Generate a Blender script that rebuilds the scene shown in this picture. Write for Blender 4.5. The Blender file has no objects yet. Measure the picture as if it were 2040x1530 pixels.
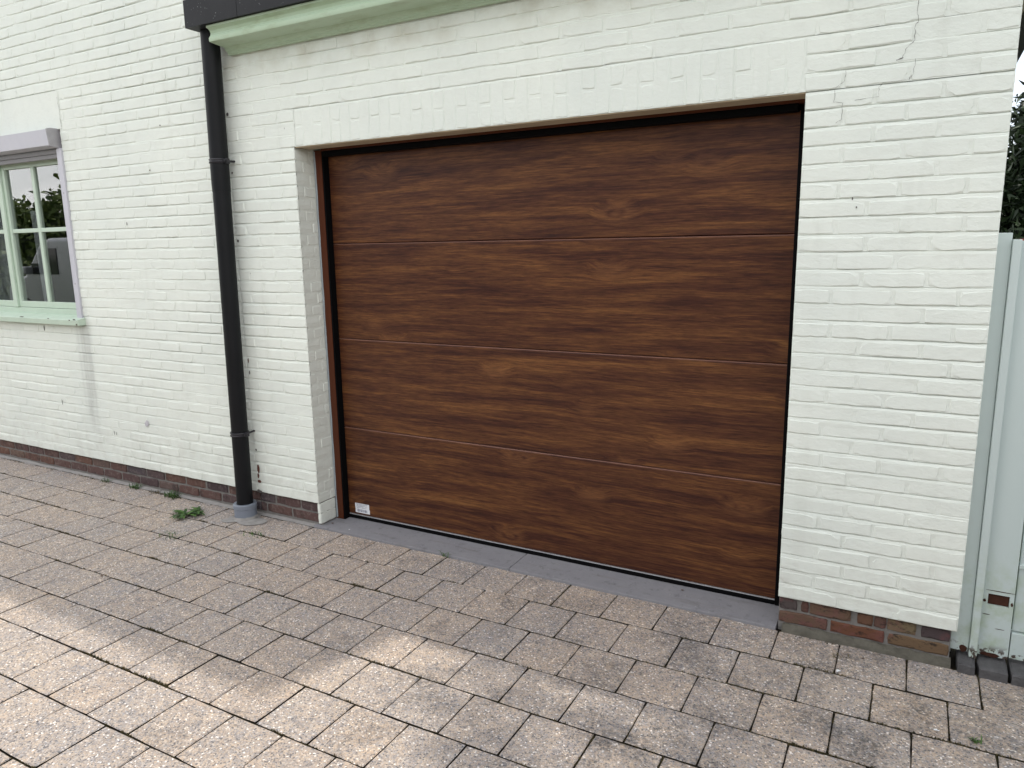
import bpy, bmesh, math, random
import numpy as np
from mathutils import Vector, Matrix, Euler, noise as mnoise

random.seed(7)
rng = np.random.default_rng(7)
SC = bpy.context.scene
COL = SC.collection

# ------------------------------------------------------------------ camera
cam_d = bpy.data.cameras.new('camera')
cam = bpy.data.objects.new('camera', cam_d); COL.objects.link(cam)
cam.location = (2.8452, -2.8989, 1.5450)
cam.rotation_euler = (1.38475, 0.016594, 0.49949)     # XYZ order
cam_d.sensor_fit = 'HORIZONTAL'; cam_d.sensor_width = 36.0
cam_d.lens = 36.0 * 1457.28 / 2040.0
cam_d.clip_start = 0.05; cam_d.clip_end = 2000
SC.camera = cam

# ------------------------------------------------------------------ sky, sun, exposure
TO_SUN = Vector((-0.27, 0.2036, 1.0)).normalized()
EL = math.asin(TO_SUN.z); AZ = math.atan2(TO_SUN.x, TO_SUN.y)
w = bpy.data.worlds.new('World'); SC.world = w; w.use_nodes = True
nt = w.node_tree; nt.nodes.clear()
wo = nt.nodes.new('ShaderNodeOutputWorld'); bg = nt.nodes.new('ShaderNodeBackground')
sky = nt.nodes.new('ShaderNodeTexSky'); sky.sky_type = 'NISHITA'; sky.sun_disc = False
sky.sun_elevation = EL; sky.sun_rotation = AZ; sky.air_density = 1.0; sky.dust_density = 1.6; sky.ozone_density = 1.0
tc = nt.nodes.new('ShaderNodeTexCoord')
cn = nt.nodes.new('ShaderNodeTexNoise'); cn.inputs['Scale'].default_value = 2.2; cn.inputs['Detail'].default_value = 7; cn.inputs['Roughness'].default_value = 0.58
cr = nt.nodes.new('ShaderNodeValToRGB'); cr.color_ramp.elements[0].position = 0.36; cr.color_ramp.elements[1].position = 0.56
mx = nt.nodes.new('ShaderNodeMix'); mx.data_type = 'RGBA'
mx.inputs['B'].default_value = (12.0, 11.9, 11.9, 1)
nt.links.new(tc.outputs['Generated'], cn.inputs['Vector']); nt.links.new(cn.outputs['Fac'], cr.inputs['Fac'])
nt.links.new(cr.outputs['Color'], mx.inputs['Factor']); nt.links.new(sky.outputs['Color'], mx.inputs['A'])
nt.links.new(mx.outputs['Result'], bg.inputs['Color']); bg.inputs['Strength'].default_value = 0.15
nt.links.new(bg.outputs['Background'], wo.inputs['Surface'])

sl = bpy.data.lights.new('sun', 'SUN'); sl.energy = 2.0; sl.angle = math.radians(1.1); sl.color = (1.0, 0.94, 0.84)
so = bpy.data.objects.new('sun', sl); COL.objects.link(so)
so.rotation_euler = TO_SUN.to_track_quat('Z', 'Y').to_euler(); so.location = TO_SUN * 30

SC.view_settings.view_transform = 'Standard'; SC.view_settings.look = 'None'
SC.view_settings.gamma = 1.0; SC.view_settings.use_curve_mapping = False
SC.view_settings.exposure = 0.30

SC.cycles.max_bounces = 6; SC.cycles.diffuse_bounces = 3; SC.cycles.glossy_bounces = 3

# ------------------------------------------------------------------ helpers
def mesh_from(verts, faces, mat=None, smooth=False, name='mesh'):
    me = bpy.data.meshes.new(name)
    me.from_pydata([tuple(v) for v in verts], [], [tuple(f) for f in faces])
    if smooth:
        me.polygons.foreach_set('use_smooth', [True] * len(me.polygons))
    if mat: me.materials.append(mat)
    me.update()
    return me

def obj(name, me, parent=None, loc=(0, 0, 0), rot=(0, 0, 0)):
    o = bpy.data.objects.new(name, me); COL.objects.link(o)
    o.location = loc; o.rotation_euler = rot
    if parent is not None:
        o.parent = parent
        if parent.location.length > 1e-9 and parent.parent is None:
            o.location = Vector(loc) - parent.location
        elif parent.parent is not None:
            o.location = Vector(loc) - (parent.location + parent.parent.location)
    return o

def tag(o, label=None, cat=None, group=None, kind=None):
    if label: o['label'] = label
    if cat: o['category'] = cat
    if group: o['group'] = group
    if kind: o['kind'] = kind
    return o

def empty(name, loc, label=None, cat=None, group=None):
    o = bpy.data.objects.new(name, None); COL.objects.link(o); o.location = loc
    o.empty_display_size = 0.1
    return tag(o, label, cat, group)

class MB:
    """collects shapes into one mesh"""
    def __init__(s): s.v = []; s.f = []
    def add(s, v, f):
        b = len(s.v); s.v += [tuple(p) for p in v]; s.f += [tuple(i + b for i in q) for q in f]; return s
    def box(s, x0, x1, y0, y1, z0, z1):
        v = [(x0, y0, z0), (x1, y0, z0), (x1, y1, z0), (x0, y1, z0), (x0, y0, z1), (x1, y0, z1), (x1, y1, z1), (x0, y1, z1)]
        f = [(0, 3, 2, 1), (4, 5, 6, 7), (0, 1, 5, 4), (1, 2, 6, 5), (2, 3, 7, 6), (3, 0, 4, 7)]
        return s.add(v, f)
    def bbox(s, x0, x1, y0, y1, z0, z1, b=0.003):
        """bevelled box"""
        bm = bmesh.new(); bmesh.ops.create_cube(bm, size=1.0)
        for q in bm.verts:
            q.co = Vector(((x0 + x1) / 2 + q.co.x * (x1 - x0), (y0 + y1) / 2 + q.co.y * (y1 - y0), (z0 + z1) / 2 + q.co.z * (z1 - z0)))
        bmesh.ops.bevel(bm, geom=list(bm.edges), offset=b, segments=2, affect='EDGES', profile=0.6)
        bm.verts.index_update()
        v = [q.co[:] for q in bm.verts]; f = [[q.index for q in p.verts] for p in bm.faces]; bm.free()
        return s.add(v, f)
    def extrude_x(s, prof, x0, x1):
        """closed (y,z) profile swept along x"""
        n = len(prof)
        v = [(x0, p[0], p[1]) for p in prof] + [(x1, p[0], p[1]) for p in prof]
        f = [(i, (i + 1) % n, n + (i + 1) % n, n + i) for i in range(n)] + [tuple(range(n))[::-1], tuple(range(n, 2 * n))]
        return s.add(v, f)
    def extrude_y(s, prof, y0, y1):
        n = len(prof)
        v = [(p[0], y0, p[1]) for p in prof] + [(p[0], y1, p[1]) for p in prof]
        f = [(i, (i + 1) % n, n + (i + 1) % n, n + i) for i in range(n)] + [tuple(range(n))[::-1], tuple(range(n, 2 * n))]
        return s.add(v, f)
    def tube(s, pts, rad, n=12, caps=True):
        pts = [Vector(p) for p in pts]
        if not hasattr(rad, '__len__'): rad = [rad] * len(pts)
        rings = []
        for i, p in enumerate(pts):
            t = (pts[min(i + 1, len(pts) - 1)] - pts[max(i - 1, 0)]).normalized()
            a = t.orthogonal().normalized() if i == 0 else (a - t * a.dot(t)).normalized()
            b = t.cross(a)
            rings.append([p + (a * math.cos(2 * math.pi * k / n) + b * math.sin(2 * math.pi * k / n)) * rad[i] for k in range(n)])
        v = [q for r in rings for q in r]; f = []
        for i in range(len(pts) - 1):
            for k in range(n):
                f.append((i * n + k, i * n + (k + 1) % n, (i + 1) * n + (k + 1) % n, (i + 1) * n + k))
        if caps:
            f.append(tuple(range(n))[::-1]); f.append(tuple((len(pts) - 1) * n + k for k in range(n)))
        return s.add(v, f)
    def lathe(s, prof, cx, cy, n=32):
        """(r,z) profile about a vertical axis"""
        m = len(prof)
        v = [(cx + r * math.cos(2 * math.pi * k / n), cy + r * math.sin(2 * math.pi * k / n), z) for k in range(n) for r, z in prof]
        f = [(k * m + i, ((k + 1) % n) * m + i, ((k + 1) % n) * m + i + 1, k * m + i + 1) for k in range(n) for i in range(m - 1)]
        return s.add(v, f)
    def build(s, name, mat, parent=None, smooth=False, kind=None, label=None):
        o = obj(name, mesh_from(s.v, s.f, mat, smooth, name), parent)
        return tag(o, label=label, kind=kind)

def auto_smooth(o, deg=35):
    me = o.data
    me.polygons.foreach_set('use_smooth', [True] * len(me.polygons))
    me.set_sharp_from_angle(angle=math.radians(deg))
    return o

# ------------------------------------------------------------------ materials
class NT:
    def __init__(s, name, rough=0.6, spec=0.5):
        s.m = bpy.data.materials.new(name); s.m.use_nodes = True; s.t = s.m.node_tree
        s.b = s.t.nodes['Principled BSDF']; s.b.inputs['Roughness'].default_value = rough
        s.b.inputs['Specular IOR Level'].default_value = spec
    def n(s, typ, **kw):
        q = s.t.nodes.new(typ)
        for k, v in kw.items():
            if hasattr(q, k) and k not in ('Scale',): setattr(q, k, v)
        return q
    def link(s, a, b): s.t.links.new(a, b)
    def pos(s):
        return s.n('ShaderNodeNewGeometry').outputs['Position']
    def objc(s): return s.n('ShaderNodeTexCoord').outputs['Object']
    def map(s, vec, scale=(1, 1, 1), loc=(0, 0, 0)):
        q = s.n('ShaderNodeMapping'); q.inputs['Scale'].default_value = scale; q.inputs['Location'].default_value = loc
        s.link(vec, q.inputs['Vector']); return q.outputs['Vector']
    def noise(s, vec, scale, detail=3, rough=0.5, dist=0.0, out='Fac'):
        q = s.n('ShaderNodeTexNoise'); q.inputs['Scale'].default_value = scale; q.inputs['Detail'].default_value = detail
        q.inputs['Roughness'].default_value = rough; q.inputs['Distortion'].default_value = dist
        s.link(vec, q.inputs['Vector']); return q.outputs[out]
    def voro(s, vec, scale, out='Distance', feature='F1'):
        q = s.n('ShaderNodeTexVoronoi'); q.feature = feature; q.inputs['Scale'].default_value = scale
        s.link(vec, q.inputs['Vector']); return q.outputs[out]
    def ramp(s, fac, stops, interp='LINEAR'):
        q = s.n('ShaderNodeValToRGB'); e = q.color_ramp.elements; q.color_ramp.interpolation = interp
        while len(e) < len(stops): e.new(0.5)
        for i, (p, c) in enumerate(stops):
            e[i].position = p; e[i].color = (c, c, c, 1) if not hasattr(c, '__len__') else (*c, 1)
        s.link(fac, q.inputs['Fac']); return q.outputs['Color']
    def mix(s, a, b, fac, mode='MIX'):
        q = s.n('ShaderNodeMix'); q.data_type = 'RGBA'; q.blend_type = mode
        for sock, val in (('A', a), ('B', b), ('Factor', fac)):
            if hasattr(val, 'is_linked') or hasattr(val, 'links'): s.link(val, q.inputs[sock])
            elif sock == 'Factor': q.inputs[sock].default_value = val
            else: q.inputs[sock].default_value = (*val, 1)
        return q.outputs['Result']
    def math(s, op, a, b=None, clamp=False):
        q = s.n('ShaderNodeMath'); q.operation = op; q.use_clamp = clamp
        for i, val in enumerate((a, b)):
            if val is None: continue
            if hasattr(val, 'links'): s.link(val, q.inputs[i])
            else: q.inputs[i].default_value = val
        return q.outputs[0]
    def sep(s, vec):
        q = s.n('ShaderNodeSeparateXYZ'); s.link(vec, q.inputs[0]); return q.outputs
    def rand(s): return s.n('ShaderNodeObjectInfo').outputs['Random']
    def island(s): return s.n('ShaderNodeNewGeometry').outputs['Random Per Island']
    def color(s, c):
        if hasattr(c, 'links'): s.link(c, s.b.inputs['Base Color'])
        else: s.b.inputs['Base Color'].default_value = (*c, 1)
        return s
    def rough(s, c): s.link(c, s.b.inputs['Roughness']); return s
    def bump(s, h, strength=0.3, dist=0.002):
        q = s.n('ShaderNodeBump'); q.inputs['Strength'].default_value = strength; q.inputs['Distance'].default_value = dist
        s.link(h, q.inputs['Height']); s.link(q.outputs['Normal'], s.b.inputs['Normal']); return s

def soft_band(N, val, c, hw, feather):
    """1 inside |val-c|<hw, falling to 0 over feather"""
    d = N.math('ABSOLUTE', N.math('SUBTRACT', val, c))
    q = N.n('ShaderNodeMapRange'); q.inputs['From Min'].default_value = hw + feather; q.inputs['From Max'].default_value = hw
    q.interpolation_type = 'SMOOTHSTEP'
    N.link(d, q.inputs['Value']); return q.outputs[0]

def m_paint(name='painted_brick', base=(0.785, 0.824, 0.756)):
    N = NT(name, 0.62, 0.35); P = N.pos(); X = N.sep(P)
    big = N.noise(P, 1.3, 3, 0.6)
    c = N.mix(base, tuple(b * f for b, f in zip(base, (0.93, 0.94, 0.95))), N.ramp(big, [(0.4, 0), (0.68, 1)]))
    med = N.noise(P, 16, 2, 0.6)
    c = N.mix(c, tuple(b * 0.90 for b in base), N.math('MULTIPLY', N.ramp(med, [(0.52, 0), (0.75, 1)]), 0.5))
    # small chips and specks of dirt
    sp = N.voro(N.map(P, (1, 1, 0.6)), 9.0)
    gate = N.noise(P, 3.1, 2)
    chip = N.math('MULTIPLY', N.ramp(sp, [(0.018, 1), (0.034, 0)]), N.ramp(gate, [(0.5, 0), (0.56, 1)]))
    c = N.mix(c, (0.20, 0.18, 0.16), N.math('MULTIPLY', chip, 0.75))
    # run-off stain below the window sill corner
    wob = N.noise(N.map(P, (14, 1, 1.2)), 1.0, 3)
    xs = N.math('ADD', X[0], N.math('MULTIPLY', wob, 0.09))
    st = N.math('MULTIPLY', soft_band(N, xs, -1.965, 0.025, 0.075), soft_band(N, X[2], 0.80, 0.22, 0.35))
    st = N.math('MULTIPLY', st, N.ramp(N.noise(N.map(P, (40, 1, 3)), 1.0, 3), [(0.25, 0.35), (0.65, 1)]))
    c = N.mix(c, (0.36, 0.37, 0.35), N.math('MULTIPLY', st, 0.52))
    # grime and algae under the cornice, with some of its shade painted in
    top = N.math('MULTIPLY', soft_band(N, X[2], 2.56, 0.03, 0.16), N.ramp(N.noise(P, 7, 4), [(0.42, 0), (0.7, 1)]))
    top = N.math('MULTIPLY', top, N.math('GREATER_THAN', X[0], -0.47))
    c = N.mix(c, (0.42, 0.38, 0.26), N.math('MULTIPLY', top, 0.45))
    # faint rain streaks and patched coats
    rs = N.math('MULTIPLY', N.ramp(N.noise(N.map(P, (9, 1, 0.7)), 1.0, 4, 0.6), [(0.52, 0), (0.72, 1)]), N.ramp(N.noise(P, 1.7, 2), [(0.42, 0), (0.62, 1)]))
    c = N.mix(c, (0.56, 0.58, 0.52), N.math('MULTIPLY', rs, 0.28))
    # splash dirt low on the wall
    low = N.math('MULTIPLY', soft_band(N, X[2], 0.12, 0.06, 0.35), N.ramp(N.noise(P, 11, 5, 0.65), [(0.45, 0), (0.75, 1)]))
    c = N.mix(c, (0.48, 0.46, 0.41), N.math('MULTIPLY', low, 0.35))
    N.color(c)
    N.bump(N.noise(N.map(P, (1, 1, 1.5)), 42, 4, 0.62), 0.65, 0.0036)
    return N.m

def m_plinth():
    N = NT('bare_brick', 0.85, 0.25); P = N.pos(); R = N.rand()
    c = N.ramp(R, [(0.0, (0.075, 0.055, 0.058)), (0.25, (0.13, 0.078, 0.066)), (0.5, (0.105, 0.068, 0.066)), (0.72, (0.16, 0.085, 0.058)), (0.88, (0.085, 0.075, 0.085)), (1.0, (0.17, 0.11, 0.08))])
    c = N.mix(c, (0.85, 0.82, 0.84), 1.0, 'MULTIPLY')
    c = N.mix(c, (0.24, 0.20, 0.18), N.math('MULTIPLY', N.ramp(N.noise(P, 42, 5, 0.7), [(0.5, 0), (0.72, 1)]), 0.55))
    c = N.mix(c, (0.03, 0.024, 0.024), N.math('MULTIPLY', N.ramp(N.noise(P, 18, 5, 0.7), [(0.52, 0), (0.7, 1)]), 0.7))
    N.color(c); N.bump(N.noise(P, 140, 4, 0.65), 0.6, 0.003); return N.m

def m_plinth_warm():
    N = NT('bare_brick_warm', 0.85, 0.25); P = N.pos(); R = N.rand()
    c = N.n('ShaderNodeObjectInfo').outputs['Color']
    c = N.mix(c, (0.17, 0.07, 0.07), N.math('MULTIPLY', N.ramp(N.noise(P, 14, 4, 0.6), [(0.5, 0), (0.62, 1)]), 0.5))
    c = N.mix(c, (0.02, 0.016, 0.015), N.math('MULTIPLY', N.ramp(N.noise(N.map(P, (1, 1, 1.8)), 30, 5, 0.7), [(0.53, 0), (0.66, 1)]), 0.85))
    N.color(c); N.bump(N.noise(P, 110, 5, 0.7), 0.8, 0.004); return N.m

def m_simple(name, col, rough=0.6, var=0.15, scale=12, bump=0.2, bscale=80, bdist=0.002, spec=0.5, metal=0.0):
    N = NT(name, rough, spec); P = N.pos()
    c = N.mix(tuple(x * (1 - var) for x in col), tuple(min(1, x * (1 + var)) for x in col), N.noise(P, scale, 5, 0.6))
    N.color(c); N.b.inputs['Metallic'].default_value = metal
    if bump: N.bump(N.noise(P, bscale, 4, 0.6), bump, bdist)
    return N.m

def m_paver():
    N = NT('exposed_aggregate', 0.82, 0.3); P = N.pos(); R = N.rand(); I = N.island()
    X = N.sep(P)
    v1 = N.n('ShaderNodeTexVoronoi'); v1.inputs['Scale'].default_value = 185; N.link(P, v1.inputs['Vector'])
    r1 = N.sep(v1.outputs['Color'])[0]
    stones = N.ramp(r1, [(0.0, (0.12, 0.12, 0.125)), (0.12, (0.24, 0.22, 0.205)), (0.30, (0.33, 0.28, 0.235)), (0.50, (0.29, 0.28, 0.275)), (0.66, (0.385, 0.325, 0.265)), (0.84, (0.43, 0.39, 0.345)), (0.955, (0.70, 0.68, 0.65)), (0.995, (0.16, 0.15, 0.15))], 'CONSTANT')
    v2 = N.n('ShaderNodeTexVoronoi'); v2.inputs['Scale'].default_value = 420; N.link(P, v2.inputs['Vector'])
    fine = N.ramp(N.sep(v2.outputs['Color'])[0], [(0.0, (0.20, 0.185, 0.17)), (0.4, (0.31, 0.275, 0.24)), (0.75, (0.37, 0.335, 0.30)), (1.0, (0.46, 0.43, 0.40))])
    c = N.mix(fine, stones, N.ramp(v1.outputs['Distance'], [(0.42, 1), (0.60, 0.55)]))
    # each paver leans to tan or to grey
    tone = N.ramp(R, [(0.0, (1.22, 1.21, 1.24)), (0.5, (1.25, 1.225, 1.235)), (1.0, (1.285, 1.23, 1.205))])
    c = N.mix(c, tone, 1.0, 'MULTIPLY')
    c = N.mix(c, N.ramp(N.noise(P, 2.2, 4, 0.6), [(0.35, (0.9, 0.91, 0.93)), (0.65, (1.05, 1.02, 0.98))]), 1.0, 'MULTIPLY')
    c = N.mix(c, N.ramp(N.noise(P, 26, 3, 0.6), [(0.36, (0.84, 0.86, 0.90)), (0.64, (1.13, 1.08, 1.01))]), 0.8, 'MULTIPLY')
    # black lichen and grime, mostly on the right half
    bias = N.n('ShaderNodeMapRange'); bias.inputs['From Min'].default_value = 0.0; bias.inputs['From Max'].default_value = 2.0
    bias.inputs['To Min'].default_value = -0.06; bias.inputs['To Max'].default_value = 0.075; N.link(X[0], bias.inputs['Value'])
    gr = N.math('ADD', N.noise(P, 4.0, 6, 0.75), bias.outputs[0])
    g = N.math('MULTIPLY', N.ramp(gr, [(0.54, 0), (0.72, 1)]), N.ramp(N.noise(P, 60, 4, 0.7), [(0.40, 0.1), (0.58, 1)]))
    c = N.mix(c, (0.045, 0.043, 0.042), N.math('MULTIPLY', g, 0.75))
    N.color(c)
    h = N.math('ADD', N.math('MULTIPLY', v1.outputs['Distance'], -0.8), N.math('MULTIPLY', N.noise(P, 500, 2), 0.3))
    N.bump(h, 0.7, 0.004); return N.m

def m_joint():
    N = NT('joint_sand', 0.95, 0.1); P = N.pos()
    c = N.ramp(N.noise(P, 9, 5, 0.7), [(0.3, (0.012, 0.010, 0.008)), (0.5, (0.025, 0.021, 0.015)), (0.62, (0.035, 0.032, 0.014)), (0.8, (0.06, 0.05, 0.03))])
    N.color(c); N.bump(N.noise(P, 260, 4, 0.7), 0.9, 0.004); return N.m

def m_wood():
    N = NT('walnut_foil', 0.46, 0.2); P0 = N.pos()
    sh = N.n('ShaderNodeCombineXYZ'); N.link(N.math('MULTIPLY', N.rand(), 7.0), sh.inputs[0]); N.link(N.math('MULTIPLY', N.rand(), 3.0), sh.inputs[2])
    pa = N.n('ShaderNodeVectorMath'); pa.operation = 'ADD'; N.link(P0, pa.inputs[0]); N.link(sh.outputs[0], pa.inputs[1]); P = pa.outputs[0]
    # print moves on a little from panel to panel
    warp = N.noise(N.map(P, (1.3, 1, 2.6)), 1.0, 3, 0.5, 0.0, 'Color')
    wv = N.n('ShaderNodeVectorMath'); wv.operation = 'MULTIPLY_ADD'; N.link(warp, wv.inputs[0]); wv.inputs[1].default_value = (0.30, 0, 0.045); N.link(P, wv.inputs[2])
    # knots bend the streaks around them
    kp = N.map(P, (2.1, 0.0, 4.6), (0.3, 0, 0.2))
    kn = N.voro(kp, 1.0)
    pull = N.ramp(kn, [(0.0, 1), (0.28, 0)])
    wz = N.n('ShaderNodeCombineXYZ'); N.link(N.math('MULTIPLY', pull, 0.05), wz.inputs[2]); N.link(N.math('MULTIPLY', pull, 0.22), wz.inputs[0])
    wv2 = N.n('ShaderNodeVectorMath'); wv2.operation = 'ADD'; N.link(wv.outputs[0], wv2.inputs[0]); N.link(wz.outputs[0], wv2.inputs[1])
    W = wv2.outputs[0]
    a = N.noise(N.map(W, (1.55, 1, 23)), 1.0, 6, 0.68, 0.12)
    b = N.noise(N.map(W, (4.2, 1, 115)), 1.0, 4, 0.72, 0.0)
    g = N.noise(N.map(P, (16, 1, 230)), 1.0, 4, 0.7)
    s = N.math('ADD', N.math('MULTIPLY', a, 0.60), N.math('MULTIPLY', b, 0.40))
    c = N.ramp(s, [(0.34, (0.033, 0.0115, 0.0085)), (0.43, (0.056, 0.0185, 0.0110)), (0.51, (0.093, 0.0350, 0.0155)), (0.58, (0.138, 0.0550, 0.0205)), (0.69, (0.225, 0.100, 0.034))])
    eye = N.ramp(kn, [(0.0, 0.1), (0.035, 0.9), (0.075, 0.15), (0.12, 0.75), (0.24, 0)])
    c = N.mix(c, (0.20, 0.085, 0.034), N.math('MULTIPLY', eye, 0.5))
    c = N.mix(c, N.ramp(g, [(0.34, (0.55, 0.55, 0.58)), (0.58, (1.15, 1.15, 1.15))]), 0.9, 'MULTIPLY')
    N.color(c)
    N.rough(N.ramp(g, [(0.3, 0.5), (0.7, 0.38)]))
    N.bump(g, 0.35, 0.0012)
    N.b.inputs['Coat Weight'].default_value = 0.08; N.b.inputs['Coat Roughness'].default_value = 0.28; return N.m

def m_glass():
    N = NT('window_glass', 0.0, 0.5)
    N.b.inputs['Base Color'].default_value = (0.92, 0.96, 0.95, 1); N.b.inputs['Transmission Weight'].default_value = 1.0
    N.b.inputs['IOR'].default_value = 2.1
    return N.m

def m_leaf(name, c1, c2, c3):
    N = NT(name, 0.55, 0.4); I = N.island()
    N.color(N.ramp(I, [(0.0, c1), (0.55, c2), (1.0, c3)]))
    N.b.inputs['Transmission Weight'].default_value = 0.0
    return N.m

def m_gate():
    N = NT('gate_paint', 0.5, 0.45); P = N.pos(); X = N.sep(P)
    c = N.mix((0.50, 0.585, 0.57), (0.56, 0.635, 0.615), N.noise(N.map(P, (6, 6, 0.8)), 1.0, 4))
    alg = N.math('MULTIPLY', soft_band(N, X[2], 0.12, 0.16, 0.25), N.ramp(N.noise(P, 15, 5, 0.65), [(0.45, 0), (0.7, 1)]))
    c = N.mix(c, (0.36, 0.45, 0.30), N.math('MULTIPLY', alg, 0.6))
    pe = N.math('MULTIPLY', soft_band(N, X[2], 0.045, 0.02, 0.035), N.ramp(N.noise(P, 38, 4, 0.6), [(0.52, 0), (0.56, 1)]))
    c = N.mix(c, (0.07, 0.05, 0.04), pe)
    N.color(c); N.bump(N.noise(N.map(P, (60, 60, 4)), 1.0, 4), 0.3, 0.002); return N.m

def m_cornice():
    N = NT('cornice_paint', 0.5, 0.45); P = N.pos()
    c = N.mix((0.41, 0.535, 0.375), (0.48, 0.60, 0.46), N.noise(P, 9, 4))
    c = N.mix(c, (0.24, 0.27, 0.13), N.math('MULTIPLY', N.ramp(N.noise(N.map(P, (6, 20, 20)), 1.0, 5, 0.65), [(0.5, 0), (0.78, 1)]), 0.6))
    N.color(c); N.bump(N.noise(N.map(P, (3, 60, 60)), 1.0, 4), 0.25, 0.002); return N.m

def m_gutter():
    N = NT('black_zinc', 0.55, 0.25); P = N.pos()
    c = N.mix((0.009, 0.0095, 0.0115), (0.021, 0.022, 0.025), N.noise(P, 7, 5, 0.65))
    sp = N.math('MULTIPLY', N.ramp(N.voro(P, 70), [(0.10, 1), (0.2, 0)]), N.ramp(N.noise(P, 11, 3), [(0.52, 0), (0.62, 1)]))
    c = N.mix(c, (0.34, 0.34, 0.35), N.math('MULTIPLY', sp, 0.8))
    N.color(c); N.bump(N.noise(P, 60, 4), 0.15, 0.002); return N.m

def m_stone():
    N = NT('bluestone', 0.72, 0.35); P = N.pos()
    c = N.mix((0.205, 0.205, 0.225), (0.30, 0.295, 0.308), N.noise(P, 9, 6, 0.65))
    c = N.mix(c, (0.34, 0.33, 0.33), N.math('MULTIPLY', N.ramp(N.noise(P, 90, 4, 0.7), [(0.55, 0), (0.75, 1)]), 0.5))
    c = N.mix(c, (0.10, 0.10, 0.105), N.math('MULTIPLY', N.ramp(N.noise(P, 26, 5, 0.7), [(0.55, 0), (0.72, 1)]), 0.55))
    sp = N.math('MULTIPLY', N.ramp(N.voro(P, 48), [(0.06, 1), (0.13, 0)]), N.ramp(N.noise(P, 4, 2), [(0.48, 0), (0.6, 1)]))
    c = N.mix(c, (0.55, 0.54, 0.52), N.math('MULTIPLY', sp, 0.7))
    c = N.mix(c, (0.13, 0.115, 0.10), N.math('MULTIPLY', N.ramp(N.noise(N.map(P, (2.5, 14, 1)), 1.0, 5, 0.7), [(0.54, 0), (0.72, 1)]), 0.5))
    N.color(c); N.bump(N.noise(P, 160, 4, 0.65), 0.6, 0.003); return N.m

PAINT = m_paint()
MORTAR_PAINT = m_paint('painted_mortar', (0.785, 0.824, 0.756))
SMOOTH_PAINT = m_paint('painted_concrete', (0.78, 0.816, 0.75))
PLINTH = m_plinth(); PLINTH_W = m_plinth_warm()
GREY_MORTAR = m_simple('grey_mortar', (0.20, 0.19, 0.178), 0.9, 0.35, 30, 0.8, 160, 0.004, 0.2)
DARK_MORTAR = m_simple('dirty_mortar', (0.115, 0.108, 0.088), 0.92, 0.6, 22, 0.9, 120, 0.005, 0.2)
PAVER = m_paver(); JOINT = m_joint(); WOOD = m_wood(); STONE = m_stone()
FRAME = m_simple('brown_frame', (0.085, 0.0235, 0.0095), 0.55, 0.12, 3, 0.1, 120, 0.001, 0.2)
RUBBER = m_simple('black_rubber', (0.003, 0.003, 0.0035), 0.7, 0.2, 20, 0.0, spec=0.08)
SEAM_GLINT = m_simple('seam_glint', (0.23, 0.115, 0.085), 0.35, 0.06, 20, 0.0, spec=0.5)  # paler lip colour paints in the sky highlight along the panel seams
ALU = m_simple('aluminium_edge', (0.42, 0.42, 0.43), 0.4, 0.05, 20, 0.0)
SEALANT = m_simple('grey_sealant', (0.30, 0.34, 0.36), 0.6, 0.2, 40, 0.3, 60, 0.003)
CORN = m_cornice(); GUT = m_gutter(); GATE = m_gate()
PIPE = m_simple('black_zinc_pipe', (0.0075, 0.008, 0.0095), 0.48, 0.35, 6, 0.12, 40, 0.002, 0.2)
PIPECLIP = m_simple('black_clip', (0.016, 0.015, 0.02), 0.4, 0.3, 20, 0.0, spec=0.5)
PVC = m_simple('grey_pvc', (0.20, 0.225, 0.27), 0.45, 0.12, 12, 0.1, 60, 0.001)
CEMENT = m_simple('cement', (0.31, 0.298, 0.285), 0.9, 0.35, 26, 0.6, 120, 0.004, 0.2)
WINPAINT = m_simple('pale_green_paint', (0.52, 0.63, 0.52), 0.45, 0.08, 14, 0.2, 60, 0.0015)
LAV = m_simple('lavender_aluminium', (0.545, 0.545, 0.595), 0.45, 0.07, 10, 0.08, 40, 0.001)
LAVD = m_simple('dirty_aluminium', (0.36, 0.35, 0.37), 0.55, 0.3, 22, 0.1, 40, 0.001)
SLAT = m_simple('shutter_slat', (0.20, 0.195, 0.20), 0.5, 0.1, 20, 0.0)
GLASS = m_glass()
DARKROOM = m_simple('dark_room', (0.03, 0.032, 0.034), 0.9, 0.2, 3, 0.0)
CURTAIN = m_simple('net_curtain', (0.62, 0.64, 0.68), 0.9, 0.1, 8, 0.0)
WHITE = m_simple('white_label', (0.80, 0.81, 0.84), 0.5, 0.04, 60, 0.0)
INK = m_simple('label_ink', (0.06, 0.07, 0.14), 0.6, 0.1, 60, 0.0)
RUST = m_simple('rusty_wood', (0.055, 0.022, 0.014), 0.85, 0.5, 50, 0.6, 120, 0.004, 0.2)
CRACK = m_simple('crack_dark', (0.10, 0.092, 0.085), 0.95, 0.3, 60, 0.0)
FLAKE = m_simple('brick_showing', (0.13, 0.055, 0.04), 0.9, 0.35, 60, 0.5, 160, 0.003, 0.2)
ROOFTILE = m_simple('dark_roof', (0.06, 0.05, 0.05), 0.8, 0.3, 6, 0.3, 20, 0.01)
GRASS = m_simple('lawn', (0.055, 0.085, 0.025), 0.9, 0.5, 1.2, 0.8, 18, 0.03, 0.2)
WEED = m_leaf('weed_leaf', (0.02, 0.05, 0.012), (0.045, 0.105, 0.02), (0.085, 0.17, 0.035))
MOSS = m_leaf('moss', (0.03, 0.028, 0.014), (0.075, 0.065, 0.025), (0.15, 0.115, 0.05))
CONIFER = m_leaf('conifer_needles', (0.008, 0.018, 0.008), (0.018, 0.036, 0.013), (0.035, 0.062, 0.022))
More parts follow.
